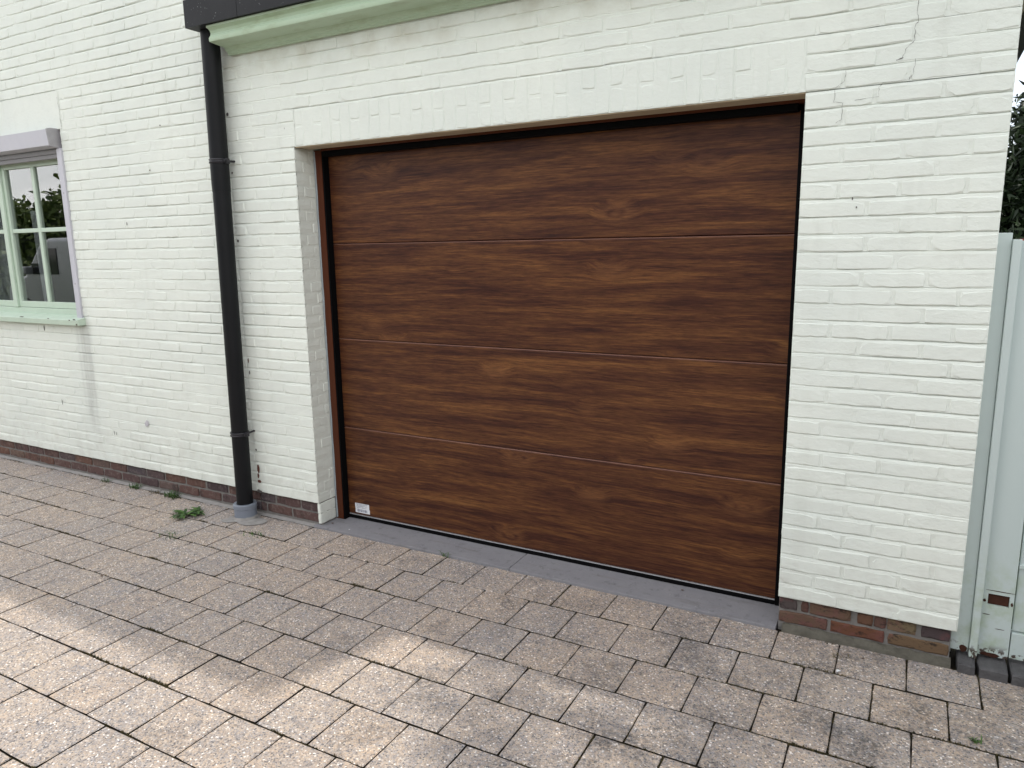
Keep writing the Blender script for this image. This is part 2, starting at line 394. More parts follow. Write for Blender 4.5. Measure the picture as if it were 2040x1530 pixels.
LEAF = m_leaf('broad_leaf', (0.02, 0.05, 0.012), (0.04, 0.085, 0.02), (0.08, 0.14, 0.035))
HEDGE = m_leaf('hedge_leaf', (0.04, 0.07, 0.015), (0.09, 0.13, 0.03), (0.16, 0.20, 0.06))
BARK = m_simple('bark', (0.075, 0.058, 0.045), 0.9, 0.4, 14, 0.9, 30, 0.02, 0.2)

# ------------------------------------------------------------------ projection (for choosing which pieces show largest)
RM = Euler(cam.rotation_euler, 'XYZ').to_matrix(); CL = Vector(cam.location)
def seen(x, y, z):
    v = RM.transposed() @ (Vector((x, y, z)) - CL)
    if v.z > -0.1: return -1
    u = v.x / -v.z * 1457.28 / 1020; t = v.y / -v.z * 1457.28 / 765
    if abs(u) > 1.04 or abs(t) > 1.05: return -1
    return 1.0 / v.z ** 2

# ------------------------------------------------------------------ brick pieces
def brick_mesh(wd, ht, dp, seed, bev=0.0034, jit=0.0014, mat=None):
    r = random.Random(seed)
    hx, hz = wd / 2, ht / 2
    nl = 6 if wd > 0.12 else 3
    out = []
    for i in range(nl): out.append((-hx + wd * i / nl, -hz))
    out += [(hx, -hz), (hx, 0)]
    for i in range(nl): out.append((hx - wd * i / nl, hz))
    out += [(-hx, hz), (-hx, 0)]
    n = len(out); A = []; B = []; Cc = []
    chip = r.choice((None, None, (1, 1), (-1, 1), (1, -1), (-1, -1))) if jit > .001 else None; cs = r.uniform(.3, 1.0)
    wav = [r.uniform(-1, 1) for _ in range(4)]
    for (x, z) in out:
        jx, jz = r.uniform(-jit, jit), r.uniform(-jit, jit)
        corner = abs(abs(x) - hx) < 1e-6 and abs(abs(z) - hz) < 1e-6
        k = bev * r.uniform(0.7, 1.5)
        ix = x - math.copysign(k, x) if abs(abs(x) - hx) < 1e-6 else x
        iz = z - math.copysign(k, z) if abs(abs(z) - hz) < 1e-6 else z
        ox, oz = x + jx * .7, z + jz
        if corner:
            ox -= math.copysign(bev * .45, x); oz -= math.copysign(bev * .45, z)
            ix -= math.copysign(bev * .35, x); iz -= math.copysign(bev * .35, z)
        wz = jit * .9 * (wav[0] * math.sin(x * 34 + wav[1] * 3) + wav[2] * math.sin(x * 61 + wav[3] * 3)); jz += wz
        if chip and x * chip[0] > hx - .031 and z * chip[1] > 0:
            t = min(1, (abs(x) - hx + .032) / .032) if abs(z) > hz * .9 else .5
            ix -= chip[0] * .009 * cs * t * (1 if abs(z) < hz * .9 or corner else .3); iz -= chip[1] * .011 * cs * t * (abs(z) > hz * .9)
        A.append((ix + jx, r.uniform(-.0005, .0005), iz + jz))
        B.append((ox, bev * r.uniform(.75, 1.1), oz)); Cc.append((ox, dp, oz))
    v = A + B + Cc
    f = [tuple(range(n))]
    for k in range(n):
        q = (k + 1) % n
        f.append((k, n + k, n + q, q)); f.append((n + k, 2 * n + k, 2 * n + q, n + q))
    return v, f

_bc = {}
def brick_data(wd, ht, dp, var, mat, bev=0.0034, jit=0.0014):
    key = (round(wd / .0015), round(ht / .001), round(dp / .01), var, mat.name)
    if key not in _bc:
        v, f = brick_mesh(round(wd / .0015) * .0015, ht, dp, hash(key) & 0xffff, bev, jit)
        me = mesh_from(v, f, mat, False, 'brick')
        _bc[key] = me
    return _bc[key]

def place_bricks(items, parent, mat, limit=300, rest_name='brick_infill', name='brick', bev=0.0034, jit=0.0014, tilt=1.0, palette=None):
    """items: (xc, y, zc, width, height, depth, rotz)"""
    sc = sorted(range(len(items)), key=lambda i: -seen(*items[i][:3]) * items[i][3] * items[i][4] if seen(*items[i][:3]) > 0 else 1)
    vis = [i for i in sc if seen(*items[i][:3]) > 0]
    rest = MB()
    singles = set(vis[:limit])
    for i, (x, y, z, wd, ht, dp, rz) in enumerate(items):
        r = random.Random(i * 13 + 5)
        yo = tilt * r.uniform(-.0017, .0017); ry = tilt * r.uniform(-.007, .007); rx = tilt * r.uniform(-.018, .014); rzz = tilt * r.uniform(-.006, .006)
        dz = r.uniform(-.0012, .0012)
        var = r.randrange(12)
        me = brick_data(wd, ht, dp, var, mat, bev, jit)
        n = Vector((math.sin(rz), -math.cos(rz), 0))
        loc = Vector((x, y, z + dz)) + n * yo
        rot = Euler((rx, ry, rz + rzz), 'XYZ')
        if i in singles:
            ob = obj(name, me, parent, loc, rot)
            if palette: ob.color = (*palette[i % len(palette)], 1)
        else:
            M = Matrix.Translation(loc) @ rot.to_matrix().to_4x4()
            rest.add([M @ q.co for q in me.vertices], [tuple(p.vertices) for p in me.polygons])
    if rest.v:
        rest.build(rest_name, mat, parent, kind='stuff')

def cuts(x0, x1, anchor, pitch, r, gap=0.009, jit=0.003, minw=0.035):
    """brick spans between x0 and x1, joints at anchor + n*pitch"""
    js = []
    n = math.floor((x0 - anchor) / pitch)
    while True:
        n += 1
        j = anchor + n * pitch
        if j >= x1 - minw: break
        if j > x0 + minw: js.append(j + r.uniform(-jit, jit))
    e = [x0] + js + [x1]
    return [(e[i] + (gap / 2 if i else 0), e[i + 1] - (gap / 2 if i < len(e) - 2 else 0)) for i in range(len(e) - 1)]

CP = 0.0619; Z0 = 0.1445; BH = 0.0515; PITCH = 0.1965
XS = -0.478        # straight joint between house and garage
XL, XR, XE = 0.0, 2.4557, 3.073
ZT = Z0 + 31 * CP  # lintel bottom
def zk(k): return Z0 + k * CP

def mortar_sheet(rects, seed, yv=0.0031, yd=0.0080, yu=0.0012, base_y=0.0):
    """painted mortar between the bricks: weather-struck bed joints, nearly filled cross joints"""
    m = MB()
    for (x0, x1, k0, k1) in rects:
        nx = max(2, int((x1 - x0) / 0.035))
        rows = []
        for k in range(k0, k1):
            rows += [(zk(k) + .0006, 0), (zk(k) + BH * .5, 1), (zk(k) + BH - .001, 2), (zk(k + 1) - .0042, 4), (zk(k + 1) - .0006, 3)]
        verts = []
        for (z, t) in rows:
            for i in range(nx + 1):
                x = x0 + (x1 - x0) * i / nx
                nz = mnoise.noise(Vector((x * 9 + seed, z * 9, 0))); n2 = mnoise.noise(Vector((x * 31 + seed, z * 31, 7)))
                low = mnoise.noise(Vector((x * 1.9 + seed, z * 2.6, 3))) + .6 * mnoise.noise(Vector((x * 5.5 + seed, z * 16, 11)))
                dk = min(1.55, max(.22, .85 + 1.0 * low)) * (.62 if z > ZT and x > XS and x < 2.5 else 1.0)
                y = {0: yv * (.55 + .45 * dk), 1: yv * (.55 + .45 * dk), 2: yu, 3: yd * dk, 4: .0030 * dk}[t]
                y += .0011 * nz + .0007 * n2
                if t in (0, 1): y = max(y, .0002)
                if t in (2, 4): y = max(y, -.0006)
                zz = z + (.0012 * n2 if t == 2 else 0)
                verts.append((x, base_y + y, zz))
        f = []
        for a in range(len(rows) - 1):
            for i in range(nx):
                q = a * (nx + 1) + i
                f.append((q, q + 1, q + nx + 2, q + nx + 1))
        m.add(verts, f)
    return m

# ================================================================== SETTING: ground and pavement
gm = MB(); gm.add([(-400, -400, -.03), (400, -400, -.03), (400, 400, -.03), (-400, 400, -.03)], [(0, 1, 2, 3)])
tag(gm.build('ground', GRASS), kind='structure')
bed = MB()
bed.add([(-9, -7, -.0085), (9, -7, -.0085), (9, .2, -.0085), (-9, .2, -.0085)], [(0, 1, 2, 3)])
pave = tag(bed.build('pavement', JOINT), kind='structure')

def paver_mesh(wd, dp, seed):
    r = random.Random(seed); hx, hy = wd / 2, dp / 2; n = 5; pts = []
    for i in range(n): pts.append((-hx + wd * i / n, -hy))
    for i in range(n): pts.append((hx, -hy + dp * i / n))
    for i in range(n): pts.append((hx - wd * i / n, hy))
    for i in range(n): pts.append((-hx, hy - dp * i / n))
    T = []; E1 = []; L = []
    for x, y in pts:
        jx, jy = r.uniform(-.0010, .0010), r.uniform(-.0010, .0010)
        b = .0038 * r.uniform(.7, 1.25)
        cx = abs(abs(x) - hx) < 1e-6; cy = abs(abs(y) - hy) < 1e-6
        ix = x - math.copysign(b, x) if cx else x; iy = y - math.copysign(b, y) if cy else y
        if cx and cy: jx -= math.copysign(.0014, x); jy -= math.copysign(.0014, y)
        T.append((ix + jx, iy + jy, 0)); E1.append((x + jx, y + jy, -.0028)); L.append((x + jx, y + jy, -.05))
    m = len(pts); v = T + E1 + L; f = [tuple(range(m))]
    for k in range(m):
        q = (k + 1) % m
        f.append((m + k, m + q, q, k)); f.append((2 * m + k, 2 * m + q, m + q, m + k))
    return v, f
_pc = {}
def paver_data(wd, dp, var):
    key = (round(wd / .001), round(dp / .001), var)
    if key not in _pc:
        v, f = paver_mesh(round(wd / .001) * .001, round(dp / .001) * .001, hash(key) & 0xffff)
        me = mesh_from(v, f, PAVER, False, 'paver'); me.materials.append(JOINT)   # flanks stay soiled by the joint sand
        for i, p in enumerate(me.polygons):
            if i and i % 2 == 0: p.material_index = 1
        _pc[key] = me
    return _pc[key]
ROW = 0.2349; Y1 = -0.2284; PP = 0.2285
offs = [0.178, 0.5349, 0.43, 1.003, 1.135, 0.112, 0.24, 0.361, 0.25, 0.37, 0.20]
while len(offs) < 27: offs.append(offs[-1] + .115 + random.uniform(-.02, .02))
pitems = []
for k in range(27):
    ya = (Y1 - (k - 1) * ROW) if k else 0.0
    yb = Y1 - k * ROW
    ya -= .0029 if k else .004; yb += .0029
    r = random.Random(k + 50)
    for (a, b) in cuts(-7.5, 6.0, offs[k], PP, r, 0.0044, .003, .05):
        pitems.append(((a + b) / 2, (ya + yb) / 2, b - a, ya - yb))
vis = sorted([i for i in range(len(pitems)) if max(seen(pitems[i][0] + sx * .1, pitems[i][1] + sy * .1, 0) for sx in (-1, 1) for sy in (-1, 1)) > 0],
             key=lambda i: -seen(pitems[i][0], pitems[i][1], 0))[:300]
vs = set(vis); rest = MB()
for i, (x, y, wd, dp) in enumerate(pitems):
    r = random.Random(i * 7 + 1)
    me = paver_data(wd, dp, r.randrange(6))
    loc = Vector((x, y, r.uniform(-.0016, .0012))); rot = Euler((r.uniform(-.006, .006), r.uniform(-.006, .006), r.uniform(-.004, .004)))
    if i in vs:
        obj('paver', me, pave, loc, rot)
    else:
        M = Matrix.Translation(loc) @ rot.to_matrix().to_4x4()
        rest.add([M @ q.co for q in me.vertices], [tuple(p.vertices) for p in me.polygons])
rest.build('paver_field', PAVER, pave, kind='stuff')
# ragged cement fillet where pavers meet the house plinth
fm = MB(); n = 150; vv = []
for i in range(n + 1):
    x = -5 + (5 - .0) * i / n
    a = .012 + .012 * mnoise.noise(Vector((x * 6, 0, 3))) + .007 * mnoise.noise(Vector((x * 23, 0, 1)))
    vv += [(x, .03, .016 + .006 * mnoise.noise(Vector((x * 8, 4, 0)))), (x, .03 - a * .7, .008), (x, -max(.002, a - .005), .0015)]
fm.add(vv, [q for i in range(n) for q in ((3 * i, 3 * i + 1, 3 * i + 4, 3 * i + 3), (3 * i + 1, 3 * i + 2, 3 * i + 5, 3 * i + 4))])
fm.build('cement_fillet', CEMENT, pave)
cm = MB(); vv = [(-.50, -.11, .006)]
for k in range(28):
    a = 2 * math.pi * k / 28; rr = .92 + .5 * mnoise.noise(Vector((math.cos(a) * 1.5, math.sin(a) * 1.5, 9)))
    vv.append((-.50 + .125 * rr * math.cos(a) + .03 * math.sin(a), -.105 + .10 * rr * math.sin(a), .0035))
cm.add(vv, [(0, 1 + k, 1 + (k + 1) % 28) for k in range(28)])
cm.build('cement_patch', CEMENT, pave, True)

# ================================================================== HOUSE (left)
house = empty('house', (-2.5, 0, 0), 'pale mint painted brick house wall with small paned window, left of the black downpipe', 'house')
HX0 = -5.2; HZ = 67     # courses up to the eave
WX0, WX1, WZ0, WZ1 = -3.62, -1.995, 1.075, 2.33   # window recess
core = MB()
core.box(HX0, WX0, .012, .30, Z0, 4.28); core.box(WX1, XS - .001, .012, .30, Z0, 4.28)
core.box(WX0, WX1, .012, .30, Z0, WZ0); core.box(WX0, WX1, .012, .30, WZ1 + .19, 4.28)
hwall = core.build('wall', MORTAR_PAINT, house)
KW0 = int(round((WZ0 - Z0) / CP)); KW1 = int(math.ceil((WZ1 + .18 - Z0) / CP))
items = []
for k in range(HZ):
    r = random.Random(k * 3 + 1)
    zc = zk(k) + BH / 2
    spans = [(HX0, XS - .001)]
    if KW0 <= k < KW1: spans = [(HX0, WX0), (WX1 + (.03 if zk(k) > WZ1 - .02 else .0), XS - .001)]
    elif k == KW0 - 1: pass
    for (a, b) in spans:
        for (p, q) in cuts(a, b, -.55 + (PITCH / 2 if k % 2 else 0) + r.uniform(-.02, .02), PITCH, r, .0085, .006):
            edge = abs(q - b) < 1e-6 or abs(p - a) < 1e-6
            items.append(((p + q) / 2, 0, zc, q - p, BH, .09 if edge and len(spans) > 1 else .02, 0))
mortar_sheet([(HX0, XS - .001, 0, KW0), (HX0, WX0, KW0, KW1), (WX1, XS - .001, KW0, KW1), (HX0, XS - .001, KW1, HZ)], 3.0).build('mortar', MORTAR_PAINT, hwall)
place_bricks(items, hwall, PAINT)
lint = MB().bbox(WX0 + .004, WX1 + .026, -.0015, .11, WZ1 - .006, zk(KW1) - .004, .003)
lint.build('lintel', SMOOTH_PAINT, house)

def plinth(parent, x0, x1, mat, mort, seed, fy=.016, courses=2, pitch=PITCH, zb=.018, palette=None, layout=None):
    m = MB(); nx = max(2, int((x1 - x0) / .04)); vv = []
    zs = [-.02, zb, zb + .03, zb + .06, zb + .09, Z0 + .002]
    for z in zs:
        for i in range(nx + 1):
            x = x0 + (x1 - x0) * i / nx
            vv.append((x, fy + .0065 + .0022 * mnoise.noise(Vector((x * 15 + seed, z * 20, 2))), z))
    m.add(vv, [(a * (nx + 1) + i, a * (nx + 1) + i + 1, (a + 1) * (nx + 1) + i + 1, (a + 1) * (nx + 1) + i) for a in range(len(zs) - 1) for i in range(nx)])
    m.box(x0, x1, fy + .012, .29, -.02, Z0 - .004)
    p = m.build('plinth', mort, parent)
    its = []; ch = (Z0 - .004 - zb) / courses
    for c in range(courses):
        r = random.Random(seed * 10 + c)
        for (a, b) in layout[c] if layout else cuts(x0, x1, x0 + (pitch * .62 if c % 2 else pitch * .25), pitch, r, .011, .008, .04):
            its.append(((a + b) / 2, fy, zb + ch * c + ch / 2, b - a, ch - .010, .03, 0))
    place_bricks(its, p, mat, 300, bev=.0045, jit=.0022, palette=palette)
    return p
plinth(house, HX0, XS - .002, PLINTH, GREY_MORTAR, 11)

# roof of the house (above the frame; it throws the shade on the forecourt)
rf = MB(); rf.extrude_x([(-.30, 4.30), (3.2, 7.55), (6.7, 4.30), (6.7, 4.43), (3.2, 7.70), (-.30, 4.43)], -9.0, -.23)
rf.build('roof', ROOFTILE, house)
rf = MB(); rf.box(-8.9, HX0 - .001, .0, 6.4, -.02, 4.29); rf.box(HX0, XS - .004, .301, 6.4, 2.6, 4.29); rf.box(HX0, XS - .004, 3.0, 6.4, -.02, 2.6)
rf.build('rear_block', SMOOTH_PAINT, house)
gt = MB(); gt.extrude_x([(-.38, 4.30), (-.301, 4.30), (-.301, 4.42), (-.39, 4.42)], -9.0, -.24); gt.build('eaves_gutter', GUT, house)

# ---- window
win = bpy.data.objects.new('window', None); COL.objects.link(win); win.parent = house; win.location = Vector((-2.5, 0, 1.1)) - house.location
def wpart(mb, name, mat, smooth=False, label=None):
    o = mb.build(name, mat, win, smooth, label=label); return o
wy = .055
fr = MB()
fx0, fx1 = -3.56, -2.035
fz0, fz1 = 1.125, 2.215
fr.bbox(fx0, fx0 + .06, wy - .01, wy + .06, fz0, fz1, .003); fr.bbox(fx1 - .045, fx1, wy - .01, wy + .06, fz0, fz1, .003)
fr.bbox(fx0 + .06, fx1 - .045, wy - .012, wy + .058, fz0, fz0 + .048, .003); fr.bbox(fx0 + .06, fx1 - .045, wy - .01, wy + .06, fz1 - .045, fz1, .003)
wpart(fr, 'frame', WINPAINT)
def sash(x0, x1):
    s = MB(); z0, z1 = fz0 + .050, fz1 - .047; t = .042; yf, yb = wy - .006, wy + .04
    s.bbox(x0, x0 + t, yf, yb, z0, z1, .003); s.bbox(x1 - t, x1, yf, yb, z0, z1, .003)
    s.bbox(x0 + t, x1 - t, yf + .001, yb, z0, z0 + .042, .003); s.bbox(x0 + t, x1 - t, yf + .001, yb, z1 - t, z1, .003)
    zc = 1.708; xc = (x0 + x1) / 2
    s.bbox(xc - .017, xc + .017, yf + .004, yb - .006, z0 + .042, z1 - t, .004)
    s.bbox(x0 + t, xc - .017, yf + .005, yb - .006, zc - .014, zc + .014, .004); s.bbox(xc + .017, x1 - t, yf + .005, yb - .006, zc - .014, zc + .014, .004)
    wpart(s, 'sash', WINPAINT)
    for (a, b) in ((x0 + t, xc - .017), (xc + .017, x1 - t)):
        for (c, d) in ((z0 + .042, zc - .014), (zc + .014, z1 - t)):
            g = MB(); g.box(a - .004, b + .004, wy + .012, wy + .016, c - .004, d + .004)
            wpart(g, 'pane', GLASS)
sash(-2.835, -2.085); sash(-3.495, -2.845)
ast = MB().bbox(-2.872, -2.822, wy - .022, wy - .006, fz0 + .05, fz1 - .05, .005); wpart(ast, 'meeting_stile', WINPAINT)
sm = MB(); sm.extrude_x([(-.052, 1.078), (.06, 1.078), (.06, 1.135), (.03, 1.132), (-.048, 1.116), (-.054, 1.11)], -3.70, -1.972)
auto_smooth(wpart(sm, 'sill', WINPAINT, label='flaking pale green sill under the window'))
rb = MB(); rb.extrude_x([(-.062, 2.222), (-.010, 2.212), (.05, 2.212), (.05, 2.325), (-.045, 2.325), (-.072, 2.318)], -3.62, -2.0225)
wpart(rb, 'shutter_box', LAV)
re = MB(); re.extrude_x([(-.064, 2.218), (-.010, 2.208), (.05, 2.208), (.05, 2.328), (-.047, 2.328), (-.074, 2.320)], -2.022, -2.014)
wpart(re, 'shutter_end_cap', LAVD)
bs = MB(); bs.bbox(-3.58, -2.045, -.004, .012, 2.178, 2.206, .003); bs.bbox(-3.58, -2.045, -.002, .010, 2.150, 2.176, .003); wpart(bs, 'shutter_slat', SLAT)
gr = MB(); gr.bbox(-2.040, -1.990, -.012, .045, 1.118, 2.207, .002)
wpart(gr, 'guide_rail', LAV)
for z in (1.35, 1.93): 
    b = MB(); b.lathe([(0, 0), (.0045, 0), (.0045, .003), (0, .003)], 0, 0, 10); o = wpart(b, 'screw', LAVD); o.rotation_euler = (math.pi / 2, 0, 0); o.location = Vector((-2.015, -.011, z)) - Vector((-2.5, 0, 1.1))
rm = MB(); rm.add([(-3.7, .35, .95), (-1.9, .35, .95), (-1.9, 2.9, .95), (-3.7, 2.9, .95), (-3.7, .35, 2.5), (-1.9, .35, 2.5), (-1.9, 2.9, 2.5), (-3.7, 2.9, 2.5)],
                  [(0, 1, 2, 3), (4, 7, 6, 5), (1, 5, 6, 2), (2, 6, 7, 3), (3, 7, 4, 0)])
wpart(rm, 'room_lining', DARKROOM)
ct = MB(); vv = []; n = 60
for i in range(n + 1):
    x = -3.55 + .62 * i / n
    vv += [(x, .16 + .018 * math.sin(i * .9), 1.12), (x, .16 + .018 * math.sin(i * .9), 2.2)]
ct.add(vv, [(2 * i, 2 * i + 2, 2 * i + 3, 2 * i + 1) for i in range(n)]); wpart(ct, 'curtain', CURTAIN, True)
ct = MB(); vv = []; n = 10
for i in range(n + 1):
    x = -2.72 + .09 * i / n; vv += [(x, .17 + .012 * math.sin(i * 1.3), 1.12), (x - .03, .17 + .012 * math.sin(i * 1.3), 1.85)]
ct.add(vv, [(2 * i, 2 * i + 2, 2 * i + 3, 2 * i + 1) for i in range(n)]); wpart(ct, 'curtain', CURTAIN, True)

for (x, z, rx, rz, sd) in [(-2.005, 1.117, .016, .0035, 1), (-2.06, 1.112, .008, .004, 2), (-1.985, 1.085, .006, .006, 3), (-2.62, 1.118, .03, .0025, 5), (-2.30, 1.116, .012, .002, 7)]:
    m = MB(); vv = [(x, -.0568, z)]
    for k in range(12):
        a = 6.283 * k / 12; q = 1 + .5 * mnoise.noise(Vector((math.cos(a) * 2 + sd, math.sin(a) * 2, sd))); vv.append((x + rx * q * math.cos(a), -.0560, z + rz * q * math.sin(a)))
    m.add(vv, [(0, 1 + (k + 1) % 12, 1 + k) for k in range(12)]); wpart(m, 'paint_flake', RUST)
# ---- marks on the house wall
def blob(name, parent, x, z, rx, rz, mat, seed, y=-.0032, n=14):
    m = MB(); vv = [(x, y - .0012, z)]
    for k in range(n):
        a = 2 * math.pi * k / n; q = 1 + .45 * mnoise.noise(Vector((math.cos(a) * 1.7 + seed, math.sin(a) * 1.7, seed * 3.1)))
        vv.append((x + rx * q * math.cos(a), y, z + rz * q * math.sin(a)))
    m.add(vv, [(0, 1 + (k + 1) % n, 1 + k) for k in range(n)]); return m.build(name, mat, parent)
blob('paint_scar', hwall, -1.445, .46, .022, .020, m_simple('bare_filler', (.52, .51, .54), .8, .3, 60, .5, 120), 4.0)
for (x, z, rx, rz, s) in [(-1.80, .36, .003, .014, 1), (-1.775, .355, .0028, .012, 2), (-2.46, 1.04, .004, .02, 3), (-2.36, .52, .003, .022, 5), (-1.02, 2.26, .006, .003, 6), (-1.15, 2.02, .008, .0025, 7), (-1.42, 1.72, .003, .012, 8)]:
    blob('chip', hwall, x, z, rx, rz, CRACK, s)
def crack(parent, pts, wd, y=-.0030, mat=CRACK):
    P2 = []
    r = random.Random(len(pts))
    for i in range(len(pts) - 1):
        for t in range(4):
            a = t / 4; P2.append((pts[i][0] * (1 - a) + pts[i + 1][0] * a + r.uniform(-.0022, .0022), pts[i][1] * (1 - a) + pts[i + 1][1] * a + r.uniform(-.001, .001)))
    P2.append(pts[-1]); v = []
    for i, (x, z) in enumerate(P2):
        x2, z2 = P2[min(i + 1, len(P2) - 1)]; x1, z1 = P2[max(0, i - 1)]
        d = Vector((x2 - x1, z2 - z1)); d = d.normalized() if d.length else Vector((0, 1)); nrm = Vector((-d.y, d.x)); ww = .62 * wd * r.uniform(.2, 1.2)
        v += [(x + nrm.x * ww, y, z + nrm.y * ww), (x - nrm.x * ww, y, z - nrm.y * ww)]
    m = MB(); m.add(v, [(2 * i, 2 * i + 1, 2 * i + 3, 2 * i + 2) for i in range(len(P2) - 1)]); m.build('crack', mat, parent)
crack(hwall, [(-1.975, 2.515), (-1.968, 2.44), (-1.972, 2.38), (-1.966, 2.335)], .0016, y=-.004)

# ================================================================== GARAGE
garage = empty('garage', (1.2, 0, 0), 'painted brick garage with brown wood-look sectional door, right of the black downpipe', 'garage')
GZ = zk(41)          # top of brickwork under the eaves
core = MB()
core.box(XS + .001, XL - .003, .012, .145, Z0, GZ); core.box(XR + .003, XE - .004, .012, .145, Z0, GZ)
core.box(XL - .003, XR + .003, .012, .145, ZT + .006, GZ)
core.box(XS + .001, XL - .045, .146, .29, -.02, GZ + .1); core.box(XR + .05, XE - .004, .146, .29, -.02, GZ + .1); core.box(XL - .045, XR + .05, .146, .29, ZT + .06, GZ + .1)
core.box(XE - .29, XE - .004, .291, 6.2, -.02, GZ + .1)
gwall = core.build('wall', MORTAR_PAINT, garage)
items = []; KL = 31; KLT = 34
for k in range(41):
    r = random.Random(k * 5 + 2); zc = zk(k) + BH / 2
    if k < KL: spans = [(XS + .001, XL), (XR, XE)]
    elif k < KLT: spans = [(XS + .001, XL + .012), (XR - .004, XE)]
    else: spans = [(XS + .001, XE)]
    for (a, b) in spans:
        an = XE - (.0985 if k % 2 else 0)
        if b < .1: an = XL - (.0985 if k % 2 else 0) + .002
        if k >= KLT: an = XE - (.0985 if k % 2 else 0)
        for (p, q) in cuts(a, b, an, PITCH, r, .0085, .005):
            dp = .02
            if k < KL and abs(q - XL) < .02: dp = .092 if k % 2 == 0 else .046
            if k < KL and abs(p - XR) < .02: dp = .092 if k % 2 == 0 else .046
            if abs(q - XE) < .02: dp = .095
            items.append(((p + q) / 2, 0, zc, q - p, BH, dp, 0))
    # reveal pieces
    if k < KL:
        y0 = .101 if k % 2 == 0 else .055
        items.append((XL - .0008, (y0 + .141) / 2, zc, .141 - y0, BH, .02, math.pi / 2))
        items.append((XR + .0008, (y0 + .141) / 2, zc, .141 - y0, BH, .02, -math.pi / 2))
    # side wall towards the gate
    yy = .105 if k % 2 == 0 else .2
    while yy < 3.0:
        items.append((XE, yy + .094, zc, .188, BH, .02, math.pi / 2)); yy += PITCH
# painted white foot of the left reveal
for c in range(2):
    items.append((XL - .001, .075, 0.018 + .0615 * c + .030, .125, .0595, .02, math.pi / 2))
place_bricks(items, gwall, PAINT)
mortar_sheet([(XS + .001, XL, 0, KL), (XR, XE, 0, KL), (XS + .001, XL + .012, KL, KLT), (XR - .004, XE, KL, KLT), (XS + .001, XE, KLT, 41)], 8.0).build('mortar', MORTAR_PAINT, gwall)
# soldier lintel, joints nearly filled with paint
its = []; n = 40; sp = (XR - .006 - .014) / n; hh = 3 * CP - .008
for i in range(n):
    x = .014 + sp * (i + .5)
    if i % 2: its.append((x, .0004, ZT + hh / 2 + .001, sp - .006, hh, .11, 0))
    else:
        s = hh * random.uniform(.50, .56)
        its.append((x, .0004, ZT + s / 2 + .001, sp - .006, s - .004, .11, 0)); its.append((x, .0006, ZT + s + (hh - s) / 2 + .004, sp - .006, hh - s - .006, .11, 0))
lm = MB(); vv = []; nx = 160; zs = [ZT + .001, ZT + .05, ZT + .1, ZT + .14, ZT + hh, ZT + hh + .008]
for j, z in enumerate(zs):
    for i in range(nx + 1):
        x = .012 + (XR - .016) * i / nx
        y = .0026 + .0016 * mnoise.noise(Vector((x * 12, z * 14, 5))) + (.003 if j == len(zs) - 1 else 0)
        vv.append((x, y, z))
lm.add(vv, [(a * (nx + 1) + i, a * (nx + 1) + i + 1, (a + 1) * (nx + 1) + i + 1, (a + 1) * (nx + 1) + i) for a in range(len(zs) - 1) for i in range(nx)])
lm.box(.0, XR, .013, .118, ZT + .0015, ZT + .055)
lin = lm.build('lintel', MORTAR_PAINT, garage)
place_bricks(its, lin, PAINT, 120, bev=.0030, jit=.0011, tilt=.6)
sf = MB(); sf.box(.0, XR, .006, .112, ZT - .003, ZT + .001)
sf.build('lintel_soffit', m_simple('soffit_dirty_paint', (0.46, 0.38, 0.26), 0.8, 0.3, 9, 0.6, 60, .004), garage)
plinth(garage, XS + .002, XL - .004, PLINTH, GREY_MORTAR, 21)
plinth(garage, XR + .002, XE - .016, PLINTH_W, GREY_MORTAR, 35, fy=.018, zb=.026,
       layout=[[(2.459, 2.640), (2.651, 2.842), (2.854, 3.055)], [(2.459, 2.527), (2.541, 2.570), (2.572, 2.724), (2.744, 2.800), (2.803, 2.846), (2.848, 2.945), (2.961, 3.056)]],
       palette=[(.125, .078, .055), (.135, .060, .036), (.15, .098, .058), (.085, .068, .066), (.10, .058, .046), (.13, .083, .056), (.135, .072, .046), (.115, .066, .052), (.17, .13, .078), (.075, .056, .058)])
# ragged mortar footing under the right pier
ft = MB(); vv = []; n = 110
for i in range(n + 1):
    x = XR + .02 + (XE - .03 - XR) * i / n
    a = mnoise.noise(Vector((x * 14, 0, 5))); b = mnoise.noise(Vector((x * 33, 2, 5)))
    vv += [(x, .03, .027 + .007 * b), (x, .012 + .006 * b, .022 + .009 * a), (x, -.002 + .009 * a, .013 + .007 * b), (x, -.009 + .008 * b, -.004)]
ft.add(vv, [(4 * i + j, 4 * i + j + 1, 4 * i + j + 5, 4 * i + j + 4) for i in range(n) for j in range(3)])
ft.build('footing', DARK_MORTAR, garage)
for pts, wd in [([(2.786, 2.42), (2.787, 2.31), (2.788, 2.27), (2.794, 2.244), (2.783, 2.238), (2.785, 2.19), (2.762, 2.164), (2.753, 2.14)], .0014),
                ([(2.753, 2.138), (2.735, 2.133)], .003), ([(2.793, 2.131), (2.790, 2.09), (2.776, 2.065)], .0008),
                ([(2.583, 2.12), (2.582, 2.085), (2.551, 2.065), (2.55, 2.02), (2.579, 2.015), (2.579, 1.96), (2.56, 1.949)], .0009),
                ([(2.782, 2.08), (2.778, 2.067), (2.70, 2.067), (2.689, 2.054), (2.689, 2.023), (2.616, 2.019)], .0009)]:
    crack(gwall, pts, wd)
